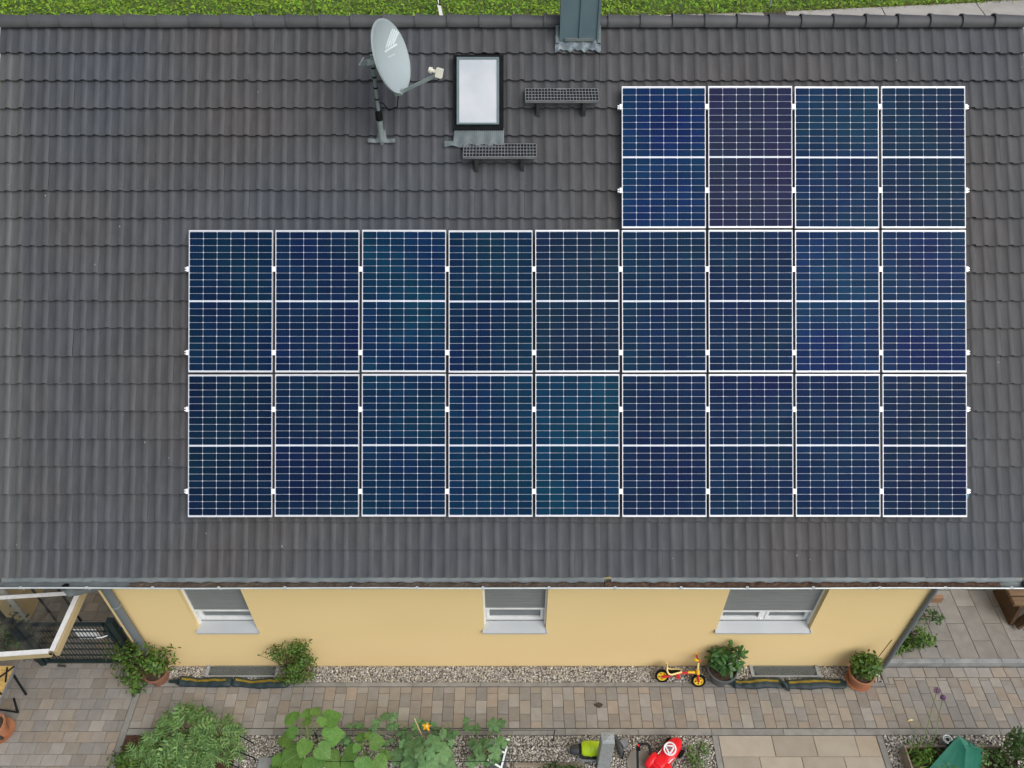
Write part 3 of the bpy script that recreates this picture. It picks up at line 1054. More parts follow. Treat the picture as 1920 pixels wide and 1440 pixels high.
for x0, x1, mt, lift_, lab in ((-4.78, 1.15, 'litter_grey', 0, 'grey brown leaf litter lying in the gutter'), (1.16, 6.1, 'litter', .006, 'red brown leaf litter lying in the gutter')):
    vs, fs = [], []
    ni = int((x1 - x0) / .034)
    for i in range(ni + 1):
        x = x0 + (x1 - x0) * i / ni
        for j in range(5):
            vs.append((x, gc.y - .052 + .104 * j / 4, gc.z - .028 + rng.normal(0, .0035) + lift_))
    for i in range(ni):
        for j in range(4):
            a = i * 5 + j
            fs.append((a, a + 1, a + 6, a + 5))
    part('leaf_litter', MB().add(vs, fs), M[mt], gutter, kind='stuff', label=lab)
part('outlet', MB().lathe([(.0, gc.z - .052), (.042, gc.z - .051), (.045, gc.z - .046)], 16, (-5.585, gc.y - .012, 0)), M['black'], gutter)
# downpipes
dp = [(-5.585, gc.y, 2.955), (-5.585, gc.y + .005, 2.86), (-5.57, gc.y + .06, 2.74), (-5.46, gc.y + .25, 2.55), (-5.445, 5.87, 2.42), (-5.445, 5.882, 2.3), (-5.445, 5.882, .03)]
pipe = part('downpipe', MB().tube(dp, .058, 14), M['pipe'], house, 50, label='grey downpipe at the corner by the gate')
part('funnel', MB().lathe([(.062, 2.962), (.06, 2.93), (.05, 2.84), (.053, 2.80)], 16, (-5.585, gc.y, 0)), M['zinc'], pipe, 50)
for z in (1.9, .5):
    part('pipe_clip', MB().lathe([(.059, z - .015), (.064, z - .015), (.064, z + .015), (.059, z + .015)], 16, (-5.445, 5.882, 0)).box((-5.445, 5.945, z), (.02, .03, .02)), M['galv'], pipe)
pipe2 = part('downpipe', MB().tube([(5.725, 5.93, 2.98), (5.725, 5.93, .0)], .036, 12), M['pipe'], house, 50, label='thin grey downpipe at the terrace corner')
part('pipe_clip', MB().lathe([(.037, 1.38), (.041, 1.38), (.041, 1.41), (.037, 1.41)], 12, (5.725, 5.93, 0)), M['pipe'], pipe2)

# --- skylight
x0, x1, s0, s1 = SKY_X[0], SKY_X[1], SKY_S[0], SKY_S[1]


def roofpart(name, mb, mat, parent, smooth=0, kind=None, label=None):
    """vertices in roof coordinates; parent is the house or a part made here"""
    if parent is house:
        return obj(name, mb.mesh(name, smooth), mat, house, EAVE - house.location, (PITCH, 0, 0), kind, label)
    return obj(name, mb.mesh(name, smooth), mat, parent, kind=kind, label=label)


mb = MB()
nb, ntp = -.03, .075
for a, b, c, d in ((x0 - .01, x0 + .055, s0 - .012, s1 + .03), (x1 - .055, x1 + .015, s0 - .012, s1 + .03), (x0 + .055, x1 - .055, s0 - .012, s0 + .05), (x0 + .055, x1 - .055, s1 - .035, s1 + .03)):
    mb.box(((a + b) / 2, (c + d) / 2, (nb + ntp) / 2), (b - a, d - c, ntp - nb))
sky = roofpart('skylight', mb, M['black'], house)
mb = MB()
a0, a1, b0, b1 = x0 + .036, x1 - .040, s0 + .045, s1 - .010
for a, b, c, d in ((a0, a0 + .03, b0, b1), (a1 - .026, a1, b0, b1), (a0 + .03, a1 - .026, b0, b0 + .02), (a0 + .03, a1 - .026, b1 - .026, b1)):
    mb.box(((a + b) / 2, (c + d) / 2, .088), (b - a, d - c, .04))
roofpart('sash', mb, M['skyframe'], sky)
roofpart('pane', MB().box(((a0 + a1) / 2 + .003, (b0 + b1) / 2 - .002, .09), (a1 - a0 - .055, b1 - b0 - .045, .012)), M['skyblind_reflection'], sky)
mb = MB()
ni = 60
vs, fs = [], []
xa, xb = x0 - .12, x1 + .02
for i in range(ni + 1):
    t = i / ni
    x = xa + (xb - xa) * t
    pl_ = .0018 * (1 if i % 2 else -1)
    wave = .012 * math.sin((x + HW) / wv * 2 * math.pi)
    lo = s0 - .21 + .012 * math.sin(x * 23) - (.0 if x > x0 else -.0)
    hi = s0 + .012 if x >= x0 - .004 else s0 - .145
    vs += [(x, hi, .052 + pl_ * (x >= x0)), (x, (lo + hi) / 2, .040 + pl_), (x, lo, .034 + wave)]
for i in range(ni):
    for j in range(2):
        a = i * 3 + j
        fs.append((a + 1, a + 4, a + 3, a))
roofpart('apron_flashing', mb.add(vs, fs), M['apron'], sky, 25)

# --- chimney clad in sheet metal (stands upright through the slope just below the ridge)
cb = rw(.827, 6.655, 0)
cx, cw_, cy0 = .835, .455, cb.y
cd_ = .46
mb = MB()
mb.box((cx, cy0 + cd_ / 2, cb.z + .45), (cw_, cd_, 1.5))
chim = part('chimney', mb, M['chimney'], house)
part('seam', MB().box((cx + .008, cy0 - .010, cb.z + .62), (.022, .020, 1.15)), M['chimney'], chim)
for sx in (-1, 1):
    part('corner_profile', MB().box((cx + sx * (cw_ / 2 + .004), cy0 - .004, cb.z + .62), (.026, .026, 1.15)), M['chimney'], chim)
    part('rivet', MB().lathe([(0, -.006), (.012, -.004), (.013, 0)], 8, (cx + sx * .18, cy0 - .002, cb.z + .23), Matrix.Rotation(R(90), 3, 'X')), M['zinc_light'], chim)
part('drip_edge', MB().box((cx, cy0 - .012, cb.z + .065), (.36, .03, .03)), M['zinc'], chim)
part('collar', MB().box((cx, cy0 + cd_ / 2, cb.z + 1.2), (cw_ + .1, cd_ + .1, .05)), M['chimney'], chim)
# lead flashing dressed over the tiles
vs, fs = [], []
ni, nj = 34, 5
for i in range(ni + 1):
    x = .535 + .575 * i / ni
    for j in range(nj + 1):
        s = 6.74 - (.175 + .018 * math.sin(x * 37) + .012 * math.sin(x * 71)) * j / nj
        h = .5 - .5 * math.cos(((x + HW) % wv) / wv * 2 * math.pi - 1.0)
        vs.append((x, s, .020 + .022 * h + rng.normal(0, .0025) + (.02 if j == 0 else 0)))
for i in range(ni):
    for j in range(nj):
        a = i * (nj + 1) + j
        fs.append((a + 1, a + nj + 2, a + nj + 1, a))
fl = roofpart('lead_flashing', MB().add(vs, fs), M['lead'], house, 40)
for x in (.565, 1.085):
    roofpart('side_flashing', MB().box((x, 6.76, .035), (.04, .22, .05)), M['apron'], fl)

# ================================================================== THINGS ON THE ROOF
PN = .11                                         # upper face of the panels above the tiles


def on_roof(x, s, n):
    return rw(x, s, n), (PITCH, 0, 0)


cell_w, cell_l, ch = .1662, .0816, .008
w2, l2 = cell_w / 2, cell_l / 2
oc = [(-w2 + ch, -l2), (w2 - ch, -l2), (w2, -l2 + ch), (w2, l2 - ch), (w2 - ch, l2), (-w2 + ch, l2), (-w2, l2 - ch), (-w2, -l2 + ch)]
me_cell = MB().prism(oc, 0, .0015).mesh('solar_cell')
me_cell.materials.append(M['cell'])
mb = MB()
fw, ft = .0065, .014
mb.box((-PW / 2 + fw / 2, 0, -.0175), (fw, PL, .035))
mb.box((PW / 2 - fw / 2, 0, -.0175), (fw, PL, .035))
mb.box((0, -PL / 2 + ft / 2, -.0175), (PW - 2 * fw, ft, .035))
mb.box((0, PL / 2 - ft / 2, -.0175), (PW - 2 * fw, ft, .035))
me_frame = mb.mesh('frame')
me_frame.materials.append(M['frame'])
me_back = MB().box((0, 0, -.009), (PW - 2 * fw - .001, PL - 2 * ft - .001, .006)).mesh('backsheet')
me_back.materials.append(M['backsheet'])


def lin(c):
    return tuple(((v / 255) / 12.92 if v / 255 <= .04045 else ((v / 255 + .055) / 1.055) ** 2.4) for v in c)


TINT = {'top': [(14, 44, 96), (46, 40, 72), (17, 46, 84), (12, 38, 70)],
        'middle': [(12, 32, 62), (18, 33, 70), (14, 46, 82), (14, 40, 70), (22, 38, 64), (14, 40, 74), (14, 36, 72), (16, 42, 96), (17, 42, 88)],
        'bottom': [(14, 26, 50), (18, 33, 62), (14, 42, 74), (14, 46, 78), (12, 54, 86), (16, 32, 68), (16, 34, 72), (16, 34, 76), (17, 32, 64)]}
ORD = ['first', 'second', 'third', 'fourth', 'fifth', 'sixth', 'seventh', 'eighth', 'ninth']
px_pitch = (PW - 2 * fw - .004) / 6
mid_gap = .019
ly = (PL - 2 * ft - .014 - mid_gap) / 20
for rname, (s0, ks) in ROWS.items():
    for idx, k in enumerate(ks):
        x = COLX[k] + PW / 2
        s = s0 + PL / 2 + random.gauss(0, .002)
        loc, rot = on_roof(x, s, PN)
        extra = 'purplish ' if (rname == 'top' and idx == 1) else ('blue green ' if (rname == 'bottom' and idx == 4) else 'dark blue ')
        t = thing('solar_panel', f'{extra}solar panel, {ORD[idx]} from the left in the {rname} row', 'solar panel', loc, (PITCH, random.gauss(0, .0015), random.gauss(0, .0008)), 'solar panels on the roof')
        obj('frame', me_frame, None, t)
        obj('backsheet', me_back, None, t)
        tint = tuple(.70 * (.75 * v + .25 * w) for v, w in zip(lin(TINT[rname][idx]), lin((14, 42, 92))))
        for half in (-1, 1):
            for j in range(10):
                for i in range(6):
                    c = obj('solar_cell', me_cell, None, t, (-2.5 * px_pitch + i * px_pitch, half * (mid_gap / 2 + (j + .5) * ly), -.0058))
                    c.color = (*tint, 1)

# mounting rails with their clamps
RAILS = {'bottom': (1.085, 2.095), 'middle': (2.795, 3.825), 'top': (4.80, 5.835)}
WORD = {0: 'lower', 1: 'upper'}
for rname, ss in RAILS.items():
    ks = list(ROWS[rname][1])
    for q, s in enumerate(ss):
        xa, xb = COLX[ks[0]] - .045, COLX[ks[-1]] + PW + .045
        loc, rot = on_roof((xa + xb) / 2, s, 0)
        t = thing('mounting_rail', f'{WORD[q]} aluminium mounting rail with bright clamps under the {rname} panel row', 'rail', loc, rot, 'solar mounting rails')
        Lr = xb - xa
        lpart('rail', MB().box((0, 0, .052), (Lr, .04, .038)), M['frame'], t)
        for k in ks[:-1]:
            xm = COLX[k] + PW + .0158 - (xa + xb) / 2
            lpart('mid_clamp', MB().box((xm, 0, PN + .003), (.046, .064, .006)).box((xm, 0, .09), (.018, .05, .05)).lathe([(0, PN + .013), (.007, PN + .013), (.008, PN + .005)], 8, (xm, 0, 0)), M['clamp'], t)
        for sx, xe in ((-1, -Lr / 2 + .045), (1, Lr / 2 - .045)):
            lpart('end_clamp', MB().box((xe + sx * .014, 0, PN - .012), (.026, .062, .032)).box((xe + sx * .038, .014, .085), (.026, .014, .03)).box((xe + sx * .038, -.014, .085), (.026, .014, .03)), M['clamp'], t)
        if rname == 'bottom' and q == 0:
            lpart('cable_plug', MB().tube([(Lr / 2 - .005, -.05, .06), (Lr / 2 - .02, -.075, .065)], .012, 8), M['bluebit'], t, 40)

# --- satellite dish on its mast
Bm = rw(-1.626, 5.46, 0)
n_d = Vector((.92345, -.21761, .31604)).normalized()
maj = Vector((-.23272, .33725, .9122)).normalized()
u_d = maj.cross(n_d).normalized()
Cd = Bm + Vector((0, 0, .985)) + n_d * .225
dish = thing('satellite_dish', 'grey blue satellite dish on a roof mast beside the skylight', 'satellite dish', tuple(Bm))
Md = Matrix((u_d, maj, n_d)).transposed()
RA, RB = .425, .405
KP = .105 / (RA * RA)


def dpt(u, v, lift=0.0):
    return Cd + u_d * u + maj * v + n_d * (KP * (u * u + v * v) - .06 + lift)


vs, fs = [], []
rr_ = [0, .12, .25, .38, .5, .62, .74, .86, .95, 1.0]
nn = 48
for r_ in rr_:
    for j in range(nn):
        t = 2 * math.pi * j / nn
        vs.append(dpt(RA * r_ * math.cos(t), RB * r_ * math.sin(t)))
for r_, back in ((1.015, -.004), (1.02, -.022), (.99, -.022), (.5, -.014), (0, -.012)):
    for j in range(nn):
        t = 2 * math.pi * j / nn
        vs.append(dpt(RA * r_ * math.cos(t), RB * r_ * math.sin(t), back))
nrw = len(rr_) + 5
for i in range(nrw - 1):
    for j in range(nn):
        a, b = i * nn + j, i * nn + (j + 1) % nn
        fs.append((a, b, b + nn, a + nn))
refl = part('reflector', MB().add(vs, fs), M['dish'], dish, 40)


def dstrip(p, q, w, nm='emblem_bar'):
    mb = MB()
    d = Vector((q[0] - p[0], q[1] - p[1]))
    L = d.length
    d /= L
    s = Vector((-d.y, d.x)) * w / 2
    vs = []
    for i in range(9):
        c = Vector(p) + d * L * i / 8
        vs += [dpt(c.x + s.x, c.y + s.y, .0035), dpt(c.x - s.x, c.y - s.y, .0035)]
    part(nm, mb.add(vs, [(2 * i, 2 * i + 1, 2 * i + 3, 2 * i + 2) for i in range(8)]), M['dishprint'], refl)


for p, q in (((.245, .28), (.075, .094)), ((.28, .27), (.125, .102)), ((.31, .255), (.175, .110)), ((.335, .235), (.224, .119))):
    dstrip(p, q, .026)
dstrip((.035, .064), (.29, .112), .022)
for k in range(5):
    dstrip((.08 + k * .03, -.002 + k * .004), (.098 + k * .03, .0 + k * .004), .012, 'emblem_mark')
part('mast', MB().tube([Bm - Vector((0, 0, .05)), Bm + Vector((0, 0, .30))], .036, 14).tube([Bm + Vector((0, 0, .28)), Bm + Vector((0, 0, 1.06))], .021, 14), M['galv'], dish, 50)
part('rain_collar', MB().lathe([(.038, .26), (.045, .27), (.043, .36), (.026, .385), (.021, .386)], 16, Bm), M['black'], dish, 40)
for z in (.52, .66, .79, .90):
    part('cable_tie', MB().lathe([(.0215, z), (.027, z), (.027, z + .018), (.0215, z + .018)], 12, Bm), M['black'], dish)
mb = MB()
hub = Bm + Vector((0, 0, .985))
mb.box(hub, (.07, .07, .13), Md)
mb.beam(hub, Cd - n_d * .06, .06, .09)
mb.beam(hub + Vector((-.06, -.02, .0)), hub + Vector((-.13, -.03, -.02)), .012, .05)
mb.tube([hub + Vector((-.10, .03, .03)), hub + Vector((-.15, -.05, -.03))], .012, 8)
part('bracket', mb, M['galv'], dish)
E_ = Cd - maj * (RB * .985)
Lnb = Cd - maj * .41 + n_d * .53 + maj * .13
part('feed_arm', MB().beam(E_ - n_d * .05, E_ + n_d * .04, .06, .05).beam(E_ + n_d * .02, Lnb - maj * .03, .024, .036), M['galv'], dish)
aim = (Cd - Lnb).normalized()
la = part('receiver', MB().tube([Lnb + aim * .09, Lnb + aim * .06, Lnb + aim * .055, Lnb - aim * .0], [.034, .036, .022, .022], 14), M['cream'], dish, 40)
part('receiver_body', MB().beam(Lnb - aim * .0, Lnb - aim * .07, .06, .10, maj), M['cream'], la)
cab = [Lnb - aim * .04 - maj * .05, Lnb - maj * .10 - n_d * .05, Lnb - maj * .08 - n_d * .14]
part('cable', MB().tube(cab, .006, 6), M['black'], dish)
c0, c1 = E_ - n_d * .02 - maj * .03, Bm + Vector((.03, -.02, .5))
part('cable', MB().tube([c0, c0 + Vector((-.02, -.03, -.12)), c0.lerp(c1, .55) + Vector((0, -.02, -.13)), c1 + Vector((.05, -.01, -.02)), c1], .007, 6), M['black'], dish, 60)
bp = MB()
vs, fs = [], []
for i in range(17):
    x = -.17 + .34 * i / 16
    h = .5 - .5 * math.cos(((Bm.x + x + HW) % wv) / wv * 2 * math.pi - 1.0)
    wd = .05 if abs(x) > .06 else .16
    for s in (5.46 - .045, 5.46 - .045 + wd):
        vs.append(rw(Bm.x + x, s, .018 + .022 * h))
for i in range(16):
    fs.append((2 * i, 2 * i + 2, 2 * i + 3, 2 * i + 1))
part('base_plate', bp.add(vs, fs), M['zinc'], dish, 40)

# --- roof steps: level gratings on two brackets each
for (xa, xb, s_top, lab) in ((.167, 1.067, 6.085, 'grey roof step grating right of the skylight, higher of the two'), (-.60, .30, 5.395, 'grey roof step grating just below the skylight')):
    o = rw((xa + xb) / 2, s_top, .035)
    t = thing('roof_step', lab, 'roof step', tuple(o), (R(9), 0, 0), group='roof step gratings')
    W_, D_ = xb - xa, .25
    mb, web = MB(), MB()
    for i in range(24):
        mb.box((-W_ / 2 + W_ * i / 23, -D_ / 2, .003), (.0075, D_, .006))
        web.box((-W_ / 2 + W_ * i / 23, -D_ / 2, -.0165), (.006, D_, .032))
    for j in range(5):
        mb.box((0, -D_ * j / 4, .0035), (W_, .0105, .0058))
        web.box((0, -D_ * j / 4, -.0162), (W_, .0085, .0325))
    lpart('grating', mb, M['step'], t)
    lpart('grating_web_shade', web, M['greytrim'], t)  # lower bar sides coloured dark: the shade between the bars is painted in
    lpart('nosing', MB().box((0, -D_ - .004, -.012), (W_ + .01, .005, .03)), M['step'], t)
    lpart('name_plate', MB().box((0, -.02, .013), (.13, .028, .003)), M['step'], t)
    for bx in (-W_ * .325, W_ * .31):
        mb = MB()
        dn = D_ * math.tan(PITCH - R(9))
        mb.add([(bx - .022, -.0, -.012), (bx - .022, -D_ + .01, -.012), (bx - .022, -D_ + .01, -dn - .06), (bx - .022, -.02, -.07),
                (bx + .022, -.0, -.012), (bx + .022, -D_ + .01, -.012), (bx + .022, -D_ + .01, -dn - .06), (bx + .022, -.02, -.07)],
               [(0, 1, 2, 3), (7, 6, 5, 4), (1, 5, 6, 2)])
        lpart('bracket', mb, M['greytrim'], t)

# ================================================================== GARDEN THINGS
small_leaf = [(0, 0, 0), (.45, .24, .05), (.45, -.24, .05), (1, 0, -.06)]
small_leaf_f = [(0, 2, 3, 1)]
small_leaf_f = [(0, 2, 1), (1, 2, 3)]


def foliage(parent, blobs, size, mat, name='foliage', up=.7, tv=oval, tf=oval_f, stems=None, stem_mat=None, clump=0):
    """leaves spread through a few uneven clumps"""
    Ps, Ns = [], []
    for cx, cy, cz, rx, ry, rz, n in blobs:
        if clump:
            kc = rng.normal(0, 1, (clump, 3))
            kc /= np.linalg.norm(kc, axis=1, keepdims=True)
            kc *= rng.uniform(.45, 1.0, (clump, 1))
            d = kc[rng.integers(0, clump, n)] + rng.normal(0, .22, (n, 3))
        else:
            d = rng.normal(0, 1, (n, 3))
            d /= np.linalg.norm(d, axis=1, keepdims=True)
            d *= rng.uniform(.35, 1, (n, 1)) ** .6
        Ps.append(np.array([[cx, cy, cz]]) + d * np.array([[rx, ry, rz]]))
        Ns.append(d * .8 + np.array([[0, 0, up]]) + rng.normal(0, .45, (n, 3)))
    P, Nn = np.concatenate(Ps), np.concatenate(Ns)
    keep = P[:, 2] > .015
    P, Nn = P[keep], Nn[keep]
    v, f = scatter(tv, tf, P, Nn, rng.uniform(size[0], size[1], len(P)))
    o = part(name, MB().add(v, f), mat, parent, kind='stuff')
    if stems:
        bx, by, bz, k, r = stems
        mb = MB()
        for q in rng.choice(len(P), min(k, len(P)), replace=False):
            e = Vector(P[q])
            b = Vector((bx + rng.normal(0, .02), by + rng.normal(0, .02), bz))
            m_ = b.lerp(e, .5) + Vector((rng.normal(0, .02), rng.normal(0, .02), .04))
            mb.tube([b, m_, e], [r, r * .7, r * .35], 5)
        part('stems', mb, stem_mat or M['twig'], parent, kind='stuff')
    return o


def pot(parent, x, y, r0, r1, h, mat, rim=.015, z=0.0, soil=True, name='pot'):
    p = [(0, z), (r0, z), (r0 + (r1 - r0) * .8, z + h * .82), (r1 + rim * .4, z + h * .83), (r1 + rim, z + h * .86), (r1 + rim, z + h), (r1 - .008, z + h), (r1 - .02, z + h * .8), (r0 * .9, z + .03), (0, z + .03)]
    o = part(name, MB().lathe(p, 28, (x, y, 0)), mat, parent, 40)
    if soil:
        part('soil', MB().lathe([(0, z + h * .86), (r1 * .6, z + h * .87), (r1 - .012, z + h * .83)], 20, (x, y, 0)), M['soil'], parent, 40)
    return o


# --- potted shrub at the gate corner
q = gp(300, 1272)
t = thing('potted_shrub', 'bushy shrub in a brown pot at the house corner by the gate', 'potted plant', (q.x, q.y, 0))
pot(t, q.x, q.y, .13, .17, .24, M['terracotta_dark'])
foliage(t, [(q.x - .14, q.y - .02, .62, .34, .24, .36, 620), (q.x + .12, q.y + .02, .55, .30, .16, .26, 300), (q.x - .32, q.y - .08, .35, .20, .17, .22, 170), (q.x - .18, q.y - .22, .30, .17, .15, .2, 150), (q.x + .02, q.y - .0, .95, .24, .12, .16, 60)],
        (.045, .085), M['leaf_shrub'], stems=(q.x, q.y, .2, 46, .008), clump=14)

# --- leafy shrub by the first light well
q = gp(566, 1266)
t = thing('potted_shrub', 'small-leaved shrub in a pot on the gravel below the wall', 'potted plant', (q.x, q.y, 0))
pot(t, q.x, q.y, .09, .115, .18, M['terracotta_dark'])
foliage(t, [(q.x - .08, q.y - .0, .44, .27, .18, .30, 900), (q.x - .28, q.y + .02, .66, .20, .1, .14, 130), (q.x + .02, q.y + .02, .82, .24, .1, .15, 200), (q.x - .08, q.y - .10, .22, .30, .15, .14, 520), (q.x + .14, q.y, .55, .16, .12, .2, 170)],
        (.034, .064), M['leaf_shrub'], stems=(q.x, q.y, .16, 40, .006), clump=13)

# --- gratings over the light wells
for (a, b), lab in ((GR1, 'dark metal light well grating beside the small-leaved shrub'), (GR2, 'dark metal light well grating beside the grey planter')):
    t = thing('light_well_grating', lab, 'grating', ((a + b) / 2, 5.855, 0), group='light well gratings')
    y0_, y1_ = 5.765, WALL_Y - .004
    mb = MB()
    for x in (a + .025, b - .025):
        mb.box((x, (y0_ + y1_) / 2, .0), (.05, y1_ - y0_, .05))
    mb.box(((a + b) / 2, y0_ + .012, .0), (b - a - .1, .024, .05))
    part('frame', mb, M['granite'], t)
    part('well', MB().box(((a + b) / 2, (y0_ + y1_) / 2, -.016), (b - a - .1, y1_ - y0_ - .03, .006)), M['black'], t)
    mb = MB()
    L_ = b - a - .1
    w_ = y1_ - y0_ - .028
    kx = int((L_ + w_) / .028)
    for i in range(kx):
        for sg in (1, -1):
            c = -L_ / 2 - w_ / 2 + i * .028
            p0 = [c - sg * w_ / 2, -w_ / 2]
            p1 = [c + sg * w_ / 2, w_ / 2]
            # clip to the frame
            for p_, r_ in ((p0, p1), (p1, p0)):
                lim = max(-L_ / 2, min(L_ / 2, p_[0]))
                if abs(r_[0] - p_[0]) > 1e-6 and lim != p_[0]:
                    p_[1] = p_[1] + (lim - p_[0]) / (r_[0] - p_[0]) * (r_[1] - p_[1])
                    p_[0] = lim
            if abs(p0[0] - p1[0]) < .004 or not (-L_ / 2 <= c <= L_ / 2):
                continue
            mb.beam(((a + b) / 2 + p0[0], (y0_ + y1_) / 2 + .01 + p0[1], .012), ((a + b) / 2 + p1[0], (y0_ + y1_) / 2 + .01 + p1[1], .012), .0045, .004)
    part('lattice', mb, M['galv'], t, kind='stuff')


# --- filled tarpaulin bags lying in front of the wells
def bag(x0, x1, y, lab, tail=0, wob=0.0):
    t = thing('tarpaulin_bag', lab, 'bag', ((x0 + x1) / 2, y, 0), group='filled green bags along the wall')
    vs, fs = [], []
    vy, fy, vb, fb = [], [], [], []
    n_, k_ = 26, 20
    for i in range(n_ + 1):
        u = i / n_
        x = x0 + (x1 - x0) * u
        e = min(1, (u * (1 - u) * 22)) ** .5
        sg_ = .88 + .12 * math.sin(u * 9 + x0) * math.sin(u * 4.3)
        wy, hz = .084 * (.22 + .78 * e) * sg_, .092 * (.22 + .78 * e) * (.80 + .20 * math.sin(u * 7 + x1))
        yy = y + (wob + .009) * math.sin(u * 5 + x0) + .004 * math.sin(u * 13) + rng.normal(0, .0015)
        for j in range(k_):
            a = 2 * math.pi * j / k_
            ca_, sa_ = math.cos(a), math.sin(a)
            sup = lambda c: math.copysign(abs(c) ** .72, c)
            vs.append((x, yy + sup(ca_) * wy * (1 + rng.normal(0, .02)), max(.004, hz * .5 + sup(sa_) * hz * .5) + (.006 * math.sin(u * 31) if sa_ > 0 else 0)))
    for i in range(n_):
        for j in range(k_):
            a, b = i * k_ + j, i * k_ + (j + 1) % k_
            fs.append((b, a, a + k_, b + k_))
    fs.append(tuple(range(k_)))
    fs.append(tuple(range(n_ * k_, (n_ + 1) * k_))[::-1])
    body = part('body', MB().add(vs, fs), M['bag'], t, 60)
    # stripe and side band follow the skin, a little proud of it
    for nm, j0, j1, mt, i0, i1 in (('stripe', 4, 5, 'bag_stripe', 2, n_ - 3), ('side_band', 7, 9, 'bag_side', 2, n_ - 2)):
        sv, sf = [], []
        m_ = j1 - j0 + 1
        for i in range(i0, i1 + 1):
            for j in range(j0, j1 + 1):
                p = Vector(vs[i * k_ + j])
                c = Vector((p.x, y, .05))
                sv.append(p + (p - c).normalized() * .004)
        for i in range(i1 - i0):
            for j in range(m_ - 1):
                a = i * m_ + j
                sf.append((a + 1, a, a + m_, a + m_ + 1))
        part(nm, MB().add(sv, sf), M[mt], t, 60)
    if tail:
        xt = x0 if tail < 0 else x1
        part('tied_end', MB().tube([(xt + .02 * -tail, y, .05), (xt + .05 * tail, y + .01, .045), (xt + .10 * tail, y + .015, .03), (xt + .14 * tail, y + .02, .03)], [.05, .025, .03, .02], 8), M['bag'], t, 60)
    return t


bag(-5.07, -4.23, 5.675, 'green and yellow bag left of its pair, beside the brown pot', -1)
bag(-4.26, -3.36, 5.665, 'green and yellow bag running into the small-leaved shrub', 0, .008)
bag(3.33, 4.13, 5.655, 'green and yellow bag beside the grey planter', -1)
bag(4.12, 5.08, 5.645, 'green and yellow bag touching the terracotta pot', 0)
part_knot = thing('bag_tie', 'knotted dark tarpaulin end between the two bags by the terracotta pot', 'tie', (4.12, 5.57, 0))
part('knot', MB().tube([(4.08, 5.65, .10), (4.11, 5.61, .11), (4.14, 5.565, .06), (4.17, 5.545, .02)], [.022, .032, .022, .012], 8), M['bag'], part_knot, 60)

# --- child's balance bike leaning on the wall
r0 = gp(1240, 1279)
f0 = gp(1308, 1288)
yaw = math.atan2(f0.y - r0.y, f0.x - r0.x)
bk = thing('balance_bike', 'red and yellow toddler balance bike leaning on the wall', 'bicycle', (r0.x, r0.y, 0), (R(-30), 0, yaw))
wb = (f0 - r0).length
RAD = .108


def wheel(cx, nm):
    mw = Matrix.Rotation(R(90), 3, 'X')
    w = lpart('wheel', MB().ring(RAD - .020, .020, 28, 8, (cx, 0, RAD), mw), M['black'], bk, 60)
    mb = MB().lathe([(.060, -.010), (.090, -.012), (.090, .012), (.060, .010)], 28, (cx, 0, RAD), mw, close=True)
    mb.lathe([(.0, -.016), (.022, -.016), (.022, .016), (.0, .016)], 14, (cx, 0, RAD), mw)
    for k in range(5):
        a = 2 * math.pi * k / 5 + .3
        mb.beam((cx + .018 * math.cos(a), 0, RAD + .018 * math.sin(a)), (cx + .066 * math.cos(a), 0, RAD + .066 * math.sin(a)), .030, .018, (0, 1, 0))
    lpart('rim', mb, M['yellow'], w)
    lpart('axle', MB().lathe([(.0, -.024), (.011, -.024), (.011, .024), (0, .024)], 10, (cx, 0, RAD), mw), M['greytrim'], w)


wheel(0, 'rear')
wheel(wb, 'front')
hx = wb - .02
mb = MB()
mb.tube([(.0, -.03, RAD), (.10, -.025, RAD + .03), (.17, 0, RAD + .07), (hx - .03, 0, RAD + .135)], .019, 8)
mb.tube([(.0, .03, RAD), (.10, .025, RAD + .03), (.17, 0, RAD + .07)], .016, 8)
mb.beam((.21, 0, RAD + .08), (.25, 0, RAD - .005), .05, .02, (0, 1, 0))
lpart('frame', mb, M['red'], bk, 40)
lpart('frame_sleeve', MB().tube([(hx - .15, 0, RAD + .117), (hx - .05, 0, RAD + .133)], .0205, 8), M['yellow'], bk)
mb = MB()
mb.tube([(wb, -.032, RAD), (hx, -.026, RAD + .10), (hx - .004, 0, RAD + .12), (hx - .008, 0, RAD + .20)], .016, 8)
mb.tube([(wb, .032, RAD), (hx, .026, RAD + .10), (hx - .004, 0, RAD + .12)], .016, 8)
lpart('fork', mb, M['red'], bk, 40)
lpart('head_tube', MB().tube([(hx, 0, RAD + .11), (hx - .012, 0, RAD + .19)], .027, 10), M['yellow'], bk)
lpart('stem', MB().tube([(hx - .01, 0, RAD + .19), (hx - .02, 0, RAD + .31)], .016, 8), M['cream_y'], bk)
lpart('handlebar', MB().tube([(hx - .02, -.10, RAD + .40), (hx - .035, -.04, RAD + .345), (hx - .02, 0, RAD + .31), (hx - .035, .04, RAD + .345), (hx - .06, .10, RAD + .40)], .014, 8), M['red'], bk, 50)
for sy in (-1, 1):
    lpart('grip', MB().tube([(hx - .045, sy * .08, RAD + .385), (hx - .10, sy * .13, RAD + .43)], [.019, .022], 10), M['yellow'], bk)
# padded seat in a curved pale rim
pts = [(.05, -.06, RAD + .19), (.055, -.07, RAD + .14), (.08, -.07, RAD + .095), (.13, -.07, RAD + .085), (.20, -.055, RAD + .11), (.27, -.03, RAD + .125)]
pts2 = [(x, -y, z) for x, y, z in pts[::-1]]
lpart('seat_rim', MB().tube(pts + pts2, .014, 8), M['cream_y'], bk, 50)
mb = MB()
vs = [p for a, b in zip(pts, pts2[::-1]) for p in (a, b)]
mb.add(vs, [(2 * i, 2 * i + 1, 2 * i + 3, 2 * i + 2) for i in range(len(pts) - 1)])
lpart('seat', mb, M['black'], bk)

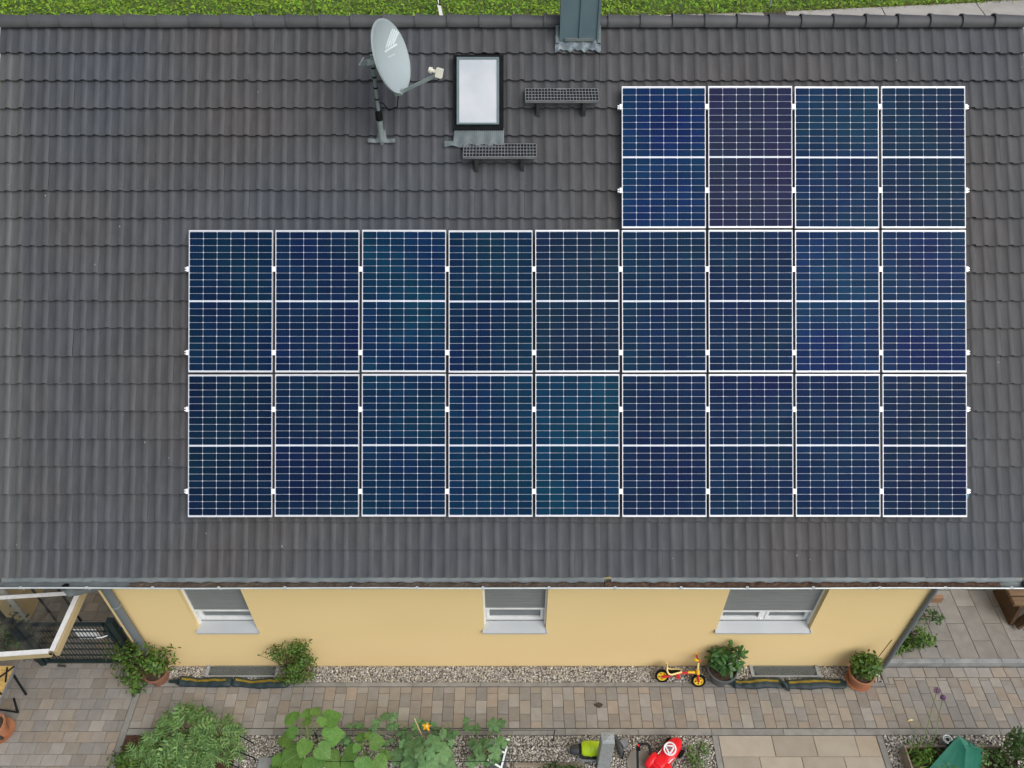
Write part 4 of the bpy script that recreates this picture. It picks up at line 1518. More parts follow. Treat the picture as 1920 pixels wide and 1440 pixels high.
# --- grey planter with a glossy plant
q = gp(1348, 1270)
t = thing('planter', 'dark grey round planter with a glossy green plant beside the bike', 'potted plant', (q.x, q.y, 0))
pot(t, q.x, q.y, .15, .215, .30, M['planter'], .012)
foliage(t, [(q.x, q.y + .01, .46, .21, .15, .20, 210), (q.x + .10, q.y + .04, .70, .15, .08, .20, 70), (q.x - .1, q.y + .04, .58, .14, .08, .14, 60), (q.x + .17, q.y - .0, .45, .09, .08, .12, 30)],
        (.085, .14), M['leaf_glossy'], stems=(q.x, q.y, .25, 26, .007), stem_mat=M['stem'])

# --- terracotta pot with a dense plant and a thin stick
q = gp(1607, 1277)
t = thing('potted_plant', 'terracotta pot with a dense green plant by the terrace corner', 'potted plant', (q.x, q.y, 0))
pot(t, q.x, q.y, .125, .175, .27, M['terracotta'], .016)
part('saucer', MB().lathe([(0, .004), (.16, .004), (.185, .03), (.175, .03), (.15, .012), (0, .012)], 26, (q.x + .01, q.y, 0)), M['terracotta'], t, 40)
foliage(t, [(q.x, q.y + .02, .47, .23, .18, .22, 620), (q.x + .05, q.y + .03, .62, .15, .1, .1, 110)], (.05, .085), M['leaf_shrub'], stems=(q.x, q.y, .24, 20, .006), stem_mat=M['stem'])
part('stick', MB().tube([(q.x + .10, q.y + .04, .3), (q.x + .24, q.y + .13, 1.02)], .006, 6), M['twig'], t)

# --- gate of welded bars between the house corner and the yard
GX0, GX1, GY = -7.15, -5.90, 6.0
t = thing('garden_gate', 'dark green bar mesh gate beside the house corner', 'gate', ((GX0 + GX1) / 2, GY, 0))
mb = MB()
for z in (.06, 1.17):
    mb.box(((GX0 + GX1) / 2, GY, z), (GX1 - GX0, .045, .045))
for x in (GX0, GX1):
    mb.box((x, GY, .615), (.045, .045, 1.155))
part('gate_frame', mb, M['gate'], t)
mb = MB()
k_ = int((GX1 - GX0) / .052)
for i in range(1, k_):
    mb.box((GX0 + (GX1 - GX0) * i / k_, GY, .615), (.007, .007, 1.06))
for j in range(1, 6):
    z = .08 + (1.07) * j / 6
    for sy in (-.008, .008):
        mb.box(((GX0 + GX1) / 2, GY + sy, z), (GX1 - GX0 - .04, .008, .01))
part('bar_mesh', mb, M['gate'], t, kind='stuff')
part('lock_case', MB().box((GX1 - .03, GY, .92), (.08, .07, .18)), M['gate'], t)
part('white_handle', MB().tube([(GX1 - .03, GY - .045, .93), (GX1 - .10, GY - .06, .91), (GX1 - .20, GY - .05, .88)], .009, 8), M['white'], t)
part('white_plate', MB().box((-6.27, GY + .018, .86), (.34, .006, .28)), M['white'], t, label='white plate behind the gate bars')
t = thing('gate_post', 'dark green square post at the hinge side of the gate, by the shrub', 'post', (-5.80, GY, 0), group='gate posts')
part('post', MB().box((-5.79, GY, .63), (.09, .09, 1.26)), M['gate'], t)
part('cap', MB().box((-5.79, GY, 1.27), (.10, .10, .02)), M['gate'], t)
part('wall_bracket', MB().box((-5.70, GY, 1.05), (.10, .03, .05)).box((-5.70, GY, .35), (.10, .03, .05)), M['gate'], t)
t = thing('gate_post', 'dark green square post at the far end of the gate, under the canopy', 'post', (-7.25, GY, 0), group='gate posts')
part('post', MB().box((-7.24, GY, .63), (.09, .09, 1.26)), M['gate'], t)
part('cap', MB().box((-7.24, GY, 1.27), (.10, .10, .02)), M['gate'], t)
part('foot_bolt', MB().tube([(-7.0, GY - .05, .02), (-6.88, GY - .07, .03)], .016, 8), M['greytrim'], t)

# --- canopy of clear panels on cream beams
zc = 2.35
cA, cB = gp(97, 1221, zc), gp(154, 1096, zc)
yawc = .075
cx_dir = Vector((-math.cos(yawc), -math.sin(yawc), 0))
cC, cE = cA + cx_dir * 1.6, cB + cx_dir * 1.6
D0 = cA.lerp(cB, .865)
t = thing('glass_canopy', 'clear panel canopy with white strips on cream beams at the gate', 'canopy', (cA.x, cA.y, 0))
dz = Vector((0, 0, 1))
for nm, a, b, w, h, off, mt in (('beam', cA, cB + (cB - cA) * .25, .05, .10, -.065, 'beam'), ('beam', cA + cx_dir * .03, cC, .05, .09, -.06, 'beam'), ('cover_strip', cA, cB + (cB - cA) * .25, .062, .012, .006, 'strip'),
                                ('cover_strip', cA + cx_dir * .035, cC, .062, .012, .0065, 'strip'), ('cover_strip', D0 + cx_dir * .035, D0 + cx_dir * 1.6, .05, .016, .007, 'strip')):
    sh = Vector((.03, 0, 0)) if (nm == 'beam' and a is cA) else Vector()
    part(nm, MB().beam(a + dz * off + sh, b + dz * off + sh, w, h), M[mt], t)
part('end_cap', MB().box(cA + Vector((-.005, -.033, -.012)), (.03, .012, .03)), M['black'], t)
e1 = (cB - cA).normalized()
gl = MB()
cB2 = cB + (cB - cA) * .25
gl.add([cA - dz * .012, cC - dz * .012, cE + (cB - cA) * .25 - dz * .012, cB2 - dz * .012], [(0, 1, 2, 3)])
part('clear_panel', gl, M['canopy'], t)
for p_ in (cC, cC + (cB2 - cA)):
    part('support_post', MB().box((p_.x, p_.y, 1.13), (.06, .06, 2.26)), M['greytrim'], t)

# --- neighbouring annexe
t = thing('annexe', 'yellow plastered annexe corner beyond the gate', 'building', (-9.0, 8.5, 0))
AX, AY = -7.78, 6.72
part('wall', MB().box(((AX - 11.0) / 2 + 0, (AY + 10.5) / 2, 1.4), (11.0 + AX, 10.5 - AY, 2.9)), M['plaster'], t)
part('downpipe', MB().tube([(AX + .03, AY - .06, 2.7), (AX + .03, AY - .06, .02)], .05, 12), M['strip'], t, 50)
part('flat_roof', MB().box(((AX - 11.0) / 2, (AY + 10.5) / 2, 2.9), (11.2 + AX, 10.7 - AY, .12)), M['zinc'], t)
t = thing('garden_shrub', 'dark shrub standing under the clear canopy', 'shrub', (-7.75, 6.1, 0))
foliage(t, [(-7.75, 6.2, .62, .42, .26, .52, 520), (-7.45, 6.12, .4, .22, .2, .32, 150)], (.05, .1), M['leaf_dark'], stems=(-7.75, 6.2, .0, 26, .012), clump=14)
t = thing('metal_trellis', 'thin dark metal trellis arch behind the clear canopy', 'trellis', (-7.35, 6.75, 0))
part('rod', MB().tube([(-7.35, 6.72, 0), (-7.35, 6.72, 1.3), (-7.28, 6.72, 1.62), (-7.1, 6.72, 1.75)], .018, 8), M['darkmetal'], t, 50)
part('rod', MB().tube([(-7.35, 6.74, .55), (-7.12, 6.74, 1.0)], .014, 8), M['galv'], t)
part('rod', MB().tube([(-6.95, 6.72, 0), (-6.95, 6.72, 1.3), (-7.0, 6.72, 1.62), (-7.1, 6.72, 1.75)], .018, 8), M['darkmetal'], t, 50)

# --- garden table with yellow slats
tx1, ty0, ty1, tz = -7.20, 5.02, 5.61, .70
t = thing('garden_table', 'garden table with yellow slats on a black metal frame', 'table', (tx1 - .3, (ty0 + ty1) / 2, 0))
for i in range(8):
    y = ty0 + .04 + i * (ty1 - ty0 - .08) / 7
    part('slat', MB().slab(tx1 - .85, tx1 - .03, y - .034, y + .034, tz - .02, tz, .004), M['tableslat'], t)
mb = MB().box((tx1 - .012, (ty0 + ty1) / 2, tz - .012), (.024, ty1 - ty0, .034))
part('edge_rail', mb, M['step'], t)
mb = MB()
mb.tube([(tx1 - .02, ty1 - .02, tz + .012), (tx1 - .30, ty1 - .35, tz + .014), (tx1 - .5, ty1 - .57, tz + .012)], .013, 6)
mb.tube([(tx1 - .12, ty1 - .04, tz + .012), (tx1 - .045, ty1 - .26, tz + .012)], .012, 6)
mb.tube([(tx1 - .30, ty1 - .25, tz + .01), (tx1 - .02, ty1 - .44, tz + .012)], .012, 6)
part('iron_strut', mb, M['darkmetal'], t)
for y0_, y1_, xx in ((ty0 + .10, ty0 + .12, tx1 - .45), (ty1 - .06, ty1 - .12, tx1 - .08), (ty0 + .05, ty0 + .02, tx1 - .75), (ty1 - .06, ty1 - .12, tx1 - .75)):
    part('leg', MB().tube([(xx, y0_, tz - .03), (xx - .02, y1_, .02)], .018, 8), M['darkmetal'], t)
part('foot_brace', MB().tube([(tx1 - .08, 5.30, .30), (-7.31, 5.22, .01)], .016, 8).tube([(-7.31, 5.22, .012), (-7.6, 5.26, .02)], .012, 8), M['darkmetal'], t)

# --- empty terracotta pot on a saucer
q = gp(1, 1373)
t = thing('flower_pot', 'empty terracotta pot on its saucer by the garden table', 'flower pot', (q.x, q.y, 0))
pot(t, q.x, q.y, .12, .155, .26, M['terracotta'], .016, z=.012)
part('saucer', MB().lathe([(0, .003), (.18, .003), (.21, .035), (.20, .035), (.17, .012), (0, .012)], 28, (q.x, q.y, 0)), M['terracotta'], t, 40)

# --- right: shrubs on the terrace along the gable, bench, planter board
t = thing('climbing_shrub', 'leafy green shrub growing along the gable wall on the terrace', 'shrub', (5.95, 6.7, .11))
foliage(t, [(6.10, 6.42, .46, .26, .30, .38, 760), (6.28, 6.26, .24, .26, .18, .18, 300), (6.18, 6.98, .62, .28, .32, .48, 700), (5.98, 6.14, .20, .14, .1, .1, 90)], (.05, .09), M['leaf_shrub'], stems=(5.9, 6.6, .1, 40, .008), clump=12)
foliage(t, [(6.45, 6.62, .38, .28, .12, .14, 80), (6.68, 6.58, .36, .10, .09, .08, 40)], (.055, .09), M['leaf_dark'], name='side_branch', stems=(5.95, 6.7, .2, 18, .006))
bx, by = 7.78, 6.62
t = thing('wooden_bench', 'heavy brown wooden bench on the terrace', 'bench', (8.0, 6.8, .105))
mb = MB()
part('seat_plank', MB().slab(7.82, 9.2, 6.66, 6.80, .55, .61, .01), M['wood_bench'], t)
part('seat_plank', MB().slab(7.82, 9.2, 6.82, 6.98, .55, .61, .01), M['wood_bench'], t)
part('seat_plank', MB().slab(7.82, 9.2, 7.0, 7.16, .55, .61, .01), M['wood_bench'], t)
for xa in (7.94, 8.9):
    part('side_panel', MB().add([(xa - .03, 6.58, .106), (xa - .03, 7.2, .106), (xa - .03, 7.25, .548), (xa - .03, 6.64, .548), (xa + .03, 6.58, .106), (xa + .03, 7.2, .106), (xa + .03, 7.25, .548), (xa + .03, 6.64, .548)],
                                [(3, 2, 1, 0), (4, 5, 6, 7), (0, 1, 5, 4), (1, 2, 6, 5), (2, 3, 7, 6), (3, 0, 4, 7)]), M['wood'], t)
part('front_brace', MB().beam((7.98, 6.56, .14), (8.36, 6.66, .50), .05, .16, (0, -1, .3)).beam((8.25, 6.60, .5), (8.8, 6.62, .14), .05, .16, (0, -1, .3)), M['wood'], t)
t = thing('planter_board', 'low brown timber board at the back of the terrace', 'board', (6.9, 7.02, .105))
part('board', MB().slab(6.40, 6.62, 6.985, 7.05, .106, .26, .006), M['oak'], t)
part('board', MB().slab(6.66, 6.98, 6.985, 7.05, .106, .25, .006), M['oak'], t)

# ================================================================== FOREGROUND BEDS
def heart_leaf(nm, wide=.56, wav=.05):
    """broad heart shaped blade, folded at the midrib, x from stalk to tip"""
    out = [(0, 0), (-.10, .16), (-.06, .34), (.12, wide * .92), (.36, wide), (.60, wide * .78), (.82, wide * .40), (1.0, 0)]
    vs = [(x, 0, .0 - .16 * max(0, x) ** 2) for x in (0, .15, .36, .60, .82, 1.0)]
    mid = [0, .15, .36, .60, .82, 1.0]
    fs = []
    for sg in (1, -1):
        o = len(vs)
        for i, (x, y) in enumerate(out[1:-1]):
            vs.append((x, sg * y, .10 * y + wav * math.sin(i * 2.1 + sg) - .16 * max(0, x) ** 2))
        idx = [o + i for i in range(len(out) - 2)]
        tri = [(0, idx[0], idx[1]), (0, idx[1], idx[2], 1), (1, idx[2], idx[3], 2), (2, idx[3], idx[4], 3), (3, idx[4], idx[5], 4), (4, idx[5], 5)]
        fs += [q[::-1] if sg > 0 else q for q in tri]
    return MB().add(vs, fs).mesh(nm, 70)


def palm_leaf(nm):
    """lobed blade with toothed edge"""
    vs = [(.42, 0, .05)]
    k = 26
    for i in range(k):
        a = math.pi + 2 * math.pi * (i + .5) / k
        lob = 1 + .16 * math.cos(5 * (a)) + (.07 if i % 2 else -.05)
        r = .50 * lob
        vs.append((.42 + r * math.cos(a), r * math.sin(a), -.10 * r + .06 * math.sin(i * 1.3)))
    fs = [(0, 1 + i, 1 + (i + 1) % k) for i in range(k) if i != k - 1]
    return MB().add(vs, fs).mesh(nm, 80)


def lobed_leaf():
    """deeply cut blade: a pale rib with pairs of narrow pointed lobes"""
    vs, fs = [], []
    n = 6
    z = lambda x: .14 * math.sin(x * 2.6) - .12 * x * x
    for i in range(n + 1):
        x = i / n
        vs += [(x, .022, z(x)), (x, -.022, z(x))]
    for i in range(n):
        fs.append((2 * i, 2 * i + 1, 2 * i + 3, 2 * i + 2))
    for sg in (1, -1):
        for i in range(n):
            x = i / n
            ln = .40 * (1 - abs(x - .42) * 1.25)
            o = len(vs)
            vs += [(x + .02, sg * .018, z(x) + .003), (x + .12, sg * .018, z(x + .1) + .003), (x + .15, sg * ln * .55, z(x) + .05), (x + .06, sg * ln * .6, z(x) + .05), (x + .26, sg * ln, z(x) + .01)]
            q = [(o, o + 1, o + 2, o + 3), (o + 3, o + 2, o + 4)]
            fs += [p[::-1] if sg < 0 else p for p in q]
    vs.append((1.14, 0, z(1.0) - .03))
    fs.append((2 * n, 2 * n + 1, len(vs) - 1))
    return vs, fs


me_heart = heart_leaf('leaf')
me_heart2 = heart_leaf('leaf', .48, .08)
me_palm = palm_leaf('leaf')
lob_v, lob_f = lobed_leaf()


def big_leaf(t, me, mat, base, yawd, pitch, L, roll=0.0):
    """one large leaf as a part; base in world coordinates"""
    o = obj('leaf', me, mat, t, Vector(base) - t.location, (R(roll), R(pitch), R(yawd)))
    o.scale = (L, L, L)
    return o


def broad_plant(t, c, tiers, me, mat, stem_h, stalk=.5):
    x, y = c
    part('stem', MB().tube([(x + .01, y, 0), (x - .01, y, stem_h * .5), (x, y, stem_h)], [.013, .011, .008], 7), M['stem'], t, 50)
    mb = MB()
    for z, n_, L, pit, r, ph0 in tiers:
        for i in range(n_):
            a = ph0 + 360 * i / n_ + random.uniform(-14, 14)
            rr2 = r * random.uniform(.8, 1.15)
            b = (x + rr2 * math.cos(R(a)), y + rr2 * math.sin(R(a)), z + random.uniform(-.04, .04))
            mb.tube([(x, y, z - .10), ((x + b[0]) / 2, (y + b[1]) / 2, z + .0), b], .0045, 5)
            big_leaf(t, me if random.random() < .6 or me is not me_heart else me_heart2, mat, b, a + random.uniform(-12, 12), pit + random.uniform(-8, 10), L * random.uniform(.85, 1.12), random.uniform(-14, 14))
    part('leaf_stalks', mb, M['stem'], t, kind='stuff')


random.seed(21)

def placed_plant(t, stem, leaves, me, mat, h):
    """leaves surveyed one by one: (pixel of the blade's centre, height, length)"""
    x, y = stem.x, stem.y
    part('stem', MB().tube([(x + .01, y, 0), (x - .01, y, h * .5), (x, y, h)], [.014, .012, .009], 7), M['stem'], t, 50)
    mb = MB()
    for px, py, z, L, yw in leaves:
        cpt = gp(px, py, z)
        L *= .98
        d = Vector((cpt.x - x, cpt.y - y, 0))
        a = math.degrees(math.atan2(d.y, d.x)) + yw
        dr = Vector((math.cos(R(a)), math.sin(R(a)), 0))
        b = cpt - dr * L * .42
        mb.tube([(x, y, min(h, z) - .05), Vector((x, y, z + .02)).lerp(b, .5), b + dr * .02], .005, 5)
        mm = me if me is not me_heart or random.random() < .6 else me_heart2
        big_leaf(t, mm, mat, b, a, random.uniform(2, 16), L, random.uniform(-12, 12))
    part('leaf_stalks', mb, M['stem'], t, kind='stuff')


st_ = gp(583, 1394, .5)
t = thing('sunflower_plant', 'largest broad heart-leaved plant in the gravel bed', 'plant', (st_.x, st_.y, 0))
placed_plant(t, st_, [(545, 1345, .72, .22, 10), (576, 1337, .80, .17, 0), (592, 1333, .82, .17, 0), (622, 1346, .74, .27, -8), (604, 1352, .84, .14, 0), (575, 1352, .84, .13, 0), (534, 1385, .50, .27, 0), (546, 1372, .66, .19, 0), (624, 1378, .55, .29, 0),
                      (570, 1402, .66, .23, 0), (606, 1408, .60, .24, 0), (545, 1420, .40, .34, 0), (588, 1436, .42, .3, 0), (625, 1424, .3, .26, 0)], me_heart, M['leaf_sun'], .80)
st_ = gp(682, 1404, .45)
t = thing('sunflower_plant', 'broad heart-leaved plant between the largest one and the squash', 'plant', (st_.x, st_.y, 0))
placed_plant(t, st_, [(675, 1380, .58, .17, 0), (692, 1378, .62, .13, 0), (706, 1390, .60, .22, 0), (655, 1410, .50, .23, 0), (668, 1403, .66, .12, 0), (680, 1434, .5, .22, 0), (712, 1432, .45, .24, 0), (722, 1416, .35, .2, 0), (650, 1432, .3, .22, 0)], me_heart, M['leaf_sun'], .62)
st_ = gp(525, 1446, .3)
t = thing('sunflower_plant', 'low broad-leaved plant at the bottom edge beside the grey slab', 'plant', (st_.x, st_.y, 0))
placed_plant(t, st_, [(528, 1420, .36, .28, 0), (548, 1436, .36, .26, 0), (515, 1440, .22, .2, 0), (562, 1446, .28, .24, 0)], me_heart, M['leaf_sun'], .36)
st_ = gp(796, 1420, .45)
t = thing('squash_plant', 'big squash plant with toothed leaves below the orange flower', 'plant', (st_.x, st_.y, 0))
placed_plant(t, st_, [(775, 1400, .58, .30, 0), (812, 1392, .62, .24, 0), (828, 1410, .55, .28, 0), (770, 1428, .45, .30, 0), (800, 1434, .60, .28, 0), (836, 1432, .45, .28, 0), (788, 1410, .72, .17, 0), (806, 1412, .74, .15, 0), (748, 1416, .35, .26, 0), (760, 1440, .3, .28, 0)], me_palm, M['leaf_squash'], .66)
c = gp(915, 1385, .45)
t = thing('vine_plant', 'cucumber-like vine with toothed leaves beside the dark board', 'plant', (c.x, c.y, 0))
for i in range(17):
    z = random.uniform(.15, .62)
    p_ = gp(random.uniform(880, 950), random.uniform(1360, 1432), z)
    big_leaf(t, me_palm, M['leaf_squash'] if i % 3 else M['leaf_vine'], p_, random.uniform(0, 360), random.uniform(0, 22), random.uniform(.12, .20), random.uniform(-15, 15))
mb = MB()
for i in range(5):
    a = gp(890 + i * 14, 1425, 0)
    mb.tube([a, a + Vector((random.uniform(-.1, .1), .05, .3)), a + Vector((random.uniform(-.15, .15), .12, .62))], .005, 5)
part('stems', mb, M['stem'], t, kind='stuff')
c = gp(700, 1368, .3)
t = thing('vine_plant', 'bright green vine with small leaves along the wire fence', 'plant', (c.x, c.y, 0))
spots_ = [(632, 1370), (662, 1362), (655, 1388), (690, 1365), (700, 1350), (694, 1378), (735, 1340), (742, 1352), (722, 1385), (752, 1378), (765, 1364), (770, 1392), (784, 1354), (812, 1358), (815, 1382), (838, 1368), (846, 1382), (858, 1376), (832, 1396), (775, 1378), (728, 1346), (640, 1384), (830, 1412), (872, 1362)]
for i, (a, b) in enumerate(spots_):
    for k in range(3):
        z = random.uniform(.2, .5)
        p_ = gp(a + random.uniform(-11, 11), b + random.uniform(-7, 7), z)
        big_leaf(t, me_palm, M['leaf_vine'], p_, random.uniform(0, 360), random.uniform(0, 25), random.uniform(.07, .13), random.uniform(-20, 20))
mb = MB()
for i in range(9):
    a = gp(640 + i * 26, 1392, 0)
    mb.tube([a, a + Vector((random.uniform(-.1, .1), .05, .22)), a + Vector((random.uniform(-.2, .2), .1, .42))], .004, 5)
part('stems', mb, M['stem'], t, kind='stuff')
fl_ = gp(800, 1362, .56)
me_pet = heart_leaf('petal', .30, .03)
t = thing('squash_flower', 'single orange yellow squash flower among the vine leaves', 'flower', tuple(fl_ - Vector((0, 0, .56))))
for k in range(5):
    o = obj('petal', me_pet, M['petal'], t, fl_ - t.location, (R(random.uniform(-20, 20)), R(random.uniform(-25, 10)), R(72 * k + random.uniform(0, 25))))
    o.scale = (random.uniform(.055, .075), random.uniform(.055, .08), .09)
part('heart', MB().lathe([(0, fl_.z + .025), (.012, fl_.z + .02), (.016, fl_.z)], 8, (fl_.x, fl_.y, 0)), M['cream_y'], t)
part('stalk', MB().tube([(fl_.x, fl_.y - .02, .0), (fl_.x - .01, fl_.y, .3), fl_], .006, 6), M['stem'], t)
a, b = gp(793, 1384, .35), gp(777, 1347, .75)
t = thing('bamboo_cane', 'thin pale bamboo cane leaning beside the orange flower', 'cane', (a.x, a.y, 0))
part('cane', MB().tube([(a.x + .03, a.y - .1, 0), a, b], .008, 7), M['cane'], t)

q = gp(1122, 1322)
pts_ = [(q.x + .07 * math.cos(2 * math.pi * i / 14) * random.uniform(.5, 1.2), q.y + .04 * math.sin(2 * math.pi * i / 14) * random.uniform(.5, 1.2)) for i in range(14)]
obj('dirt_patch', MB().prism(pts_, -.004, .0075), M['soil'], kind='stuff')['label'] = 'small dark dirt stain on the path'

# silvery lobed plants in the corner bed
ARTI = [(352, 1372, .33, 1.15, 'tall silvery lobed plant at the rear of the mulch bed, beside the path'), (412, 1380, .28, .9, 'silvery lobed plant leaning over the gravel at the end of the mulch bed'),
        (302, 1400, .28, .9, 'silvery lobed plant in the middle of the mulch bed'), (372, 1414, .26, .95, 'pale silvery lobed plant in front near the black rods'), (268, 1430, .22, .8, 'lobed plant at the front centre of the mulch bed')]
for a, b, z, s, lab in ARTI:
    c = gp(a, b, z)
    t = thing('lobed_plant', lab, 'plant', (c.x, c.y, 0), group='silvery lobed plants')
    P, Nn, sc, sp = [], [], [], []
    for i in range(44):
        an = random.uniform(0, 2 * math.pi)
        el = random.uniform(.1, 1.0) ** .7
        rr2 = .27 * s * math.sqrt(1 - (el * .95) ** 2) * random.uniform(.4, 1)
        zz = (.08 + .34 * el) * s
        P.append((c.x + rr2 * math.cos(an), c.y + rr2 * math.sin(an) * .8, zz))
        aa = an + random.gauss(0, .6)
        tl = random.uniform(-.1, .8) * (1.1 - el)
        Nn.append((math.cos(aa) * tl + random.gauss(0, .2), math.sin(aa) * tl + random.gauss(0, .2), 1))
        sc.append(random.uniform(.15, .30) * s)
        Nv = Vector(Nn[-1]).normalized()
        ref = Vector((0, 0, 1)) if abs(Nv.z) < .95 else Vector((1, 0, 0))
        X_ = ref.cross(Nv).normalized()
        Y_ = Nv.cross(X_)
        od = Vector((math.cos(aa), math.sin(aa), 0))
        sp.append(math.atan2(od.dot(Y_), od.dot(X_)))
    for i in range(len(P)):
        v, f = scatter(lob_v, lob_f, [P[i]], [Nn[i]], sc[i], np.array([sp[i]]))
        part('leaf', MB().add(v, f), M['leaf_arti'], t)
    mb = MB()
    for p_ in P[::2]:
        mb.tube([(c.x, c.y, 0), ((c.x + p_[0]) / 2, (c.y + p_[1]) / 2, p_[2] * .7), p_], .006, 5)
    part('stalks', mb, M['stem'], t, kind='stuff')
c = gp(262, 1425, .2)
t = thing('ground_herb', 'low dark green herb at the kerb end of the mulch bed', 'plant', (c.x, c.y, 0))
foliage(t, [(c.x + .05, c.y - .02, .16, .42, .22, .16, 640), (c.x + .5, c.y - .06, .16, .28, .2, .14, 300)], (.05, .10), M['leaf_shrub'], stems=(c.x, c.y, 0, 20, .005), stem_mat=M['stem'], clump=16)
c = gp(281, 1384, .05)
t = thing('yellow_blossom', 'tiny yellow blossom at the edge of the bark mulch', 'flower', (c.x, c.y, 0))
foliage(t, [(c.x, c.y, .05, .04, .03, .02, 16)], (.03, .045), M['yellow'], name='petals')

# black rods over the gravel
for (a, b, za), (c_, d, zb), lab in (((446, 1378, .10), (474, 1393, .10), 'black rod over the gravel nearest the path'), ((438, 1406, .10), (476, 1421, .10), 'middle black rod over the gravel'), ((424, 1429, .10), (450, 1441, .10), 'black rod over the gravel at the bottom edge')):
    p0, p1 = gp(a, b, za), gp(c_, d, zb)
    t = thing('plant_support_rod', lab, 'rod', ((p0.x + p1.x) / 2, (p0.y + p1.y) / 2, 0), group='black plant support rods')
    part('rod', MB().tube([p0, p1], .009, 6), M['darkmetal'], t)
    part('peg', MB().tube([p1, (p1.x, p1.y, -.02)], .007, 6).tube([p0, (p0.x, p0.y, -.02)], .007, 6), M['darkmetal'], t)

# thin support net held level over the vines
nz_ = .36
ys_ = [gp(780, y, nz_).y for y in (1369, 1399, 1428)]
t = thing('support_net', 'thin black wire net held level among the vines', 'net', (-1.2, ys_[1], 0))
for y in ys_:
    part('wire', MB().box((-1.1, y, nz_), (3.45, .006, .006)), M['darkmetal'], t)
for i in range(14):
    part('cross_wire', MB().box((-2.75 + i * .25, (ys_[0] + ys_[2]) / 2, nz_ + .005), (.003, ys_[0] - ys_[2], .003)), M['darkmetal'], t)
for x in (-2.8, .6):
    for y in (ys_[0], ys_[2]):
        part('stake', MB().box((x, y, nz_ / 2 - .02), (.012, .012, nz_ + .02)), M['darkmetal'], t)

# grey slab in the gravel
a = gp(503, 1432)
tag(obj('stone_slab', MB().slab(a.x - .14, a.x + .14, a.y - .2, a.y + .08, -.02, .03, .006), M['kerb_grey']), 'small square grey slab lying in the gravel', 'slab')

# dark board with white bars (folded frame)
p0, p1, p2, p3 = gp(952, 1388, .30), gp(925, 1400, .30), gp(915, 1448, .06), gp(948, 1448, .06)
t = thing('folded_frame', 'dark board with white bars leaning at the vine', 'frame', ((p0.x + p2.x) / 2, (p0.y + p2.y) / 2, 0))
nz = Vector((0, 0, .02))
part('board', MB().add([p0, p1, p2, p3, p0 - nz, p1 - nz, p2 - nz, p3 - nz], [(0, 1, 2, 3), (7, 6, 5, 4), (0, 4, 5, 1), (1, 5, 6, 2), (2, 6, 7, 3), (3, 7, 4, 0)]), M['greytrim'], t)
q0, q1 = gp(951, 1398, .32), gp(939, 1443, .12)
part('white_bar', MB().beam(q0, q1, .024, .02), M['white'], t)
part('white_bar', MB().beam(gp(932, 1404, .30), gp(948, 1413, .28), .022, .018), M['white'], t)
part('white_bar', MB().beam(gp(914, 1424, .22), gp(940, 1440, .15), .022, .018), M['white'], t)
part('white_bar', MB().beam(gp(930, 1387, .31), gp(956, 1387, .31), .02, .016), M['white'], t)
part('prop', MB().beam(p0 - nz, (p0.x, p0.y, 0), .02, .02).beam(p1 - nz, (p1.x, p1.y, 0), .02, .02), M['greytrim'], t)

# granite post
zt = .86
c = gp(1140, 1383, zt)
t = thing('stone_post', 'square grey granite post standing in the gravel', 'post', (c.x, c.y, 0))
hw = .087
vs = [(c.x - hw, c.y - .075, -.03), (c.x + hw, c.y - .075, -.03), (c.x + hw, c.y + .075, -.03), (c.x - hw, c.y + .075, -.03)]
vs += [(c.x - hw, c.y - .075, zt - .012), (c.x + hw, c.y - .075, zt - .012), (c.x + hw, c.y + .075, zt - .012), (c.x - hw, c.y + .075, zt - .012), (c.x, c.y, zt + .012)]
part('shaft', MB().add(vs, [(0, 1, 5, 4), (1, 2, 6, 5), (2, 3, 7, 6), (3, 0, 4, 7), (4, 5, 8), (5, 6, 8), (6, 7, 8), (7, 4, 8)]), M['granite'], t)

# lime green tool left of the post
c = gp(1106, 1404, .10)
t = thing('power_tool', 'lime green and black power tool lying left of the granite post', 'tool', (c.x, c.y, 0))
mx_ = Matrix.Rotation(R(90), 3, 'Y')
part('housing', MB().lathe([(0, -.14), (.075, -.14), (.10, -.11), (.105, -.02), (.112, -.015), (.112, .0), (.105, .005), (.10, .10), (.085, .13), (0, .13)], 20, (c.x + .02, c.y, .115), mx_), M['lime'], t, 40)
part('motor_end', MB().lathe([(0, -.10), (.05, -.10), (.065, -.08), (.07, .02), (0, .02)], 16, (c.x - .18, c.y - .01, .085), mx_), M['greytrim'], t, 40)
part('skid', MB().tube([(c.x - .18, c.y + .10, .02), (c.x - .1, c.y + .125, .03), (c.x + .14, c.y + .125, .03)], .018, 8).tube([(c.x - .18, c.y - .10, .02), (c.x - .1, c.y - .135, .03), (c.x + .14, c.y - .135, .03)], .018, 8), M['step'], t, 40)
part('foot', MB().slab(c.x - .15, c.x + .12, c.y - .10, c.y + .10, -.012, .012, .004), M['greytrim'], t)
c = gp(1162, 1398, .12)
t = thing('hose_fitting', 'black hose fitting on the gravel right of the granite post', 'fitting', (c.x, c.y, 0))
part('valve_body', MB().tube([(c.x - .05, c.y + .11, .12), (c.x - .02, c.y + .03, .13), (c.x + .01, c.y - .06, .10), (c.x + .02, c.y - .10, .03)], [.025, .042, .045, .03], 10), M['greytrim'], t, 40)
part('control_box', MB().box((c.x + .07, c.y + .04, .075), (.09, .10, .12), Matrix.Rotation(R(28), 3, 'Z')), M['step'], t)
part('lever', MB().tube([(c.x - .0, c.y - .04, .12), (c.x + .06, c.y - .07, .09), (c.x + .03, c.y - .14, .02)], .012, 8), M['black'], t)
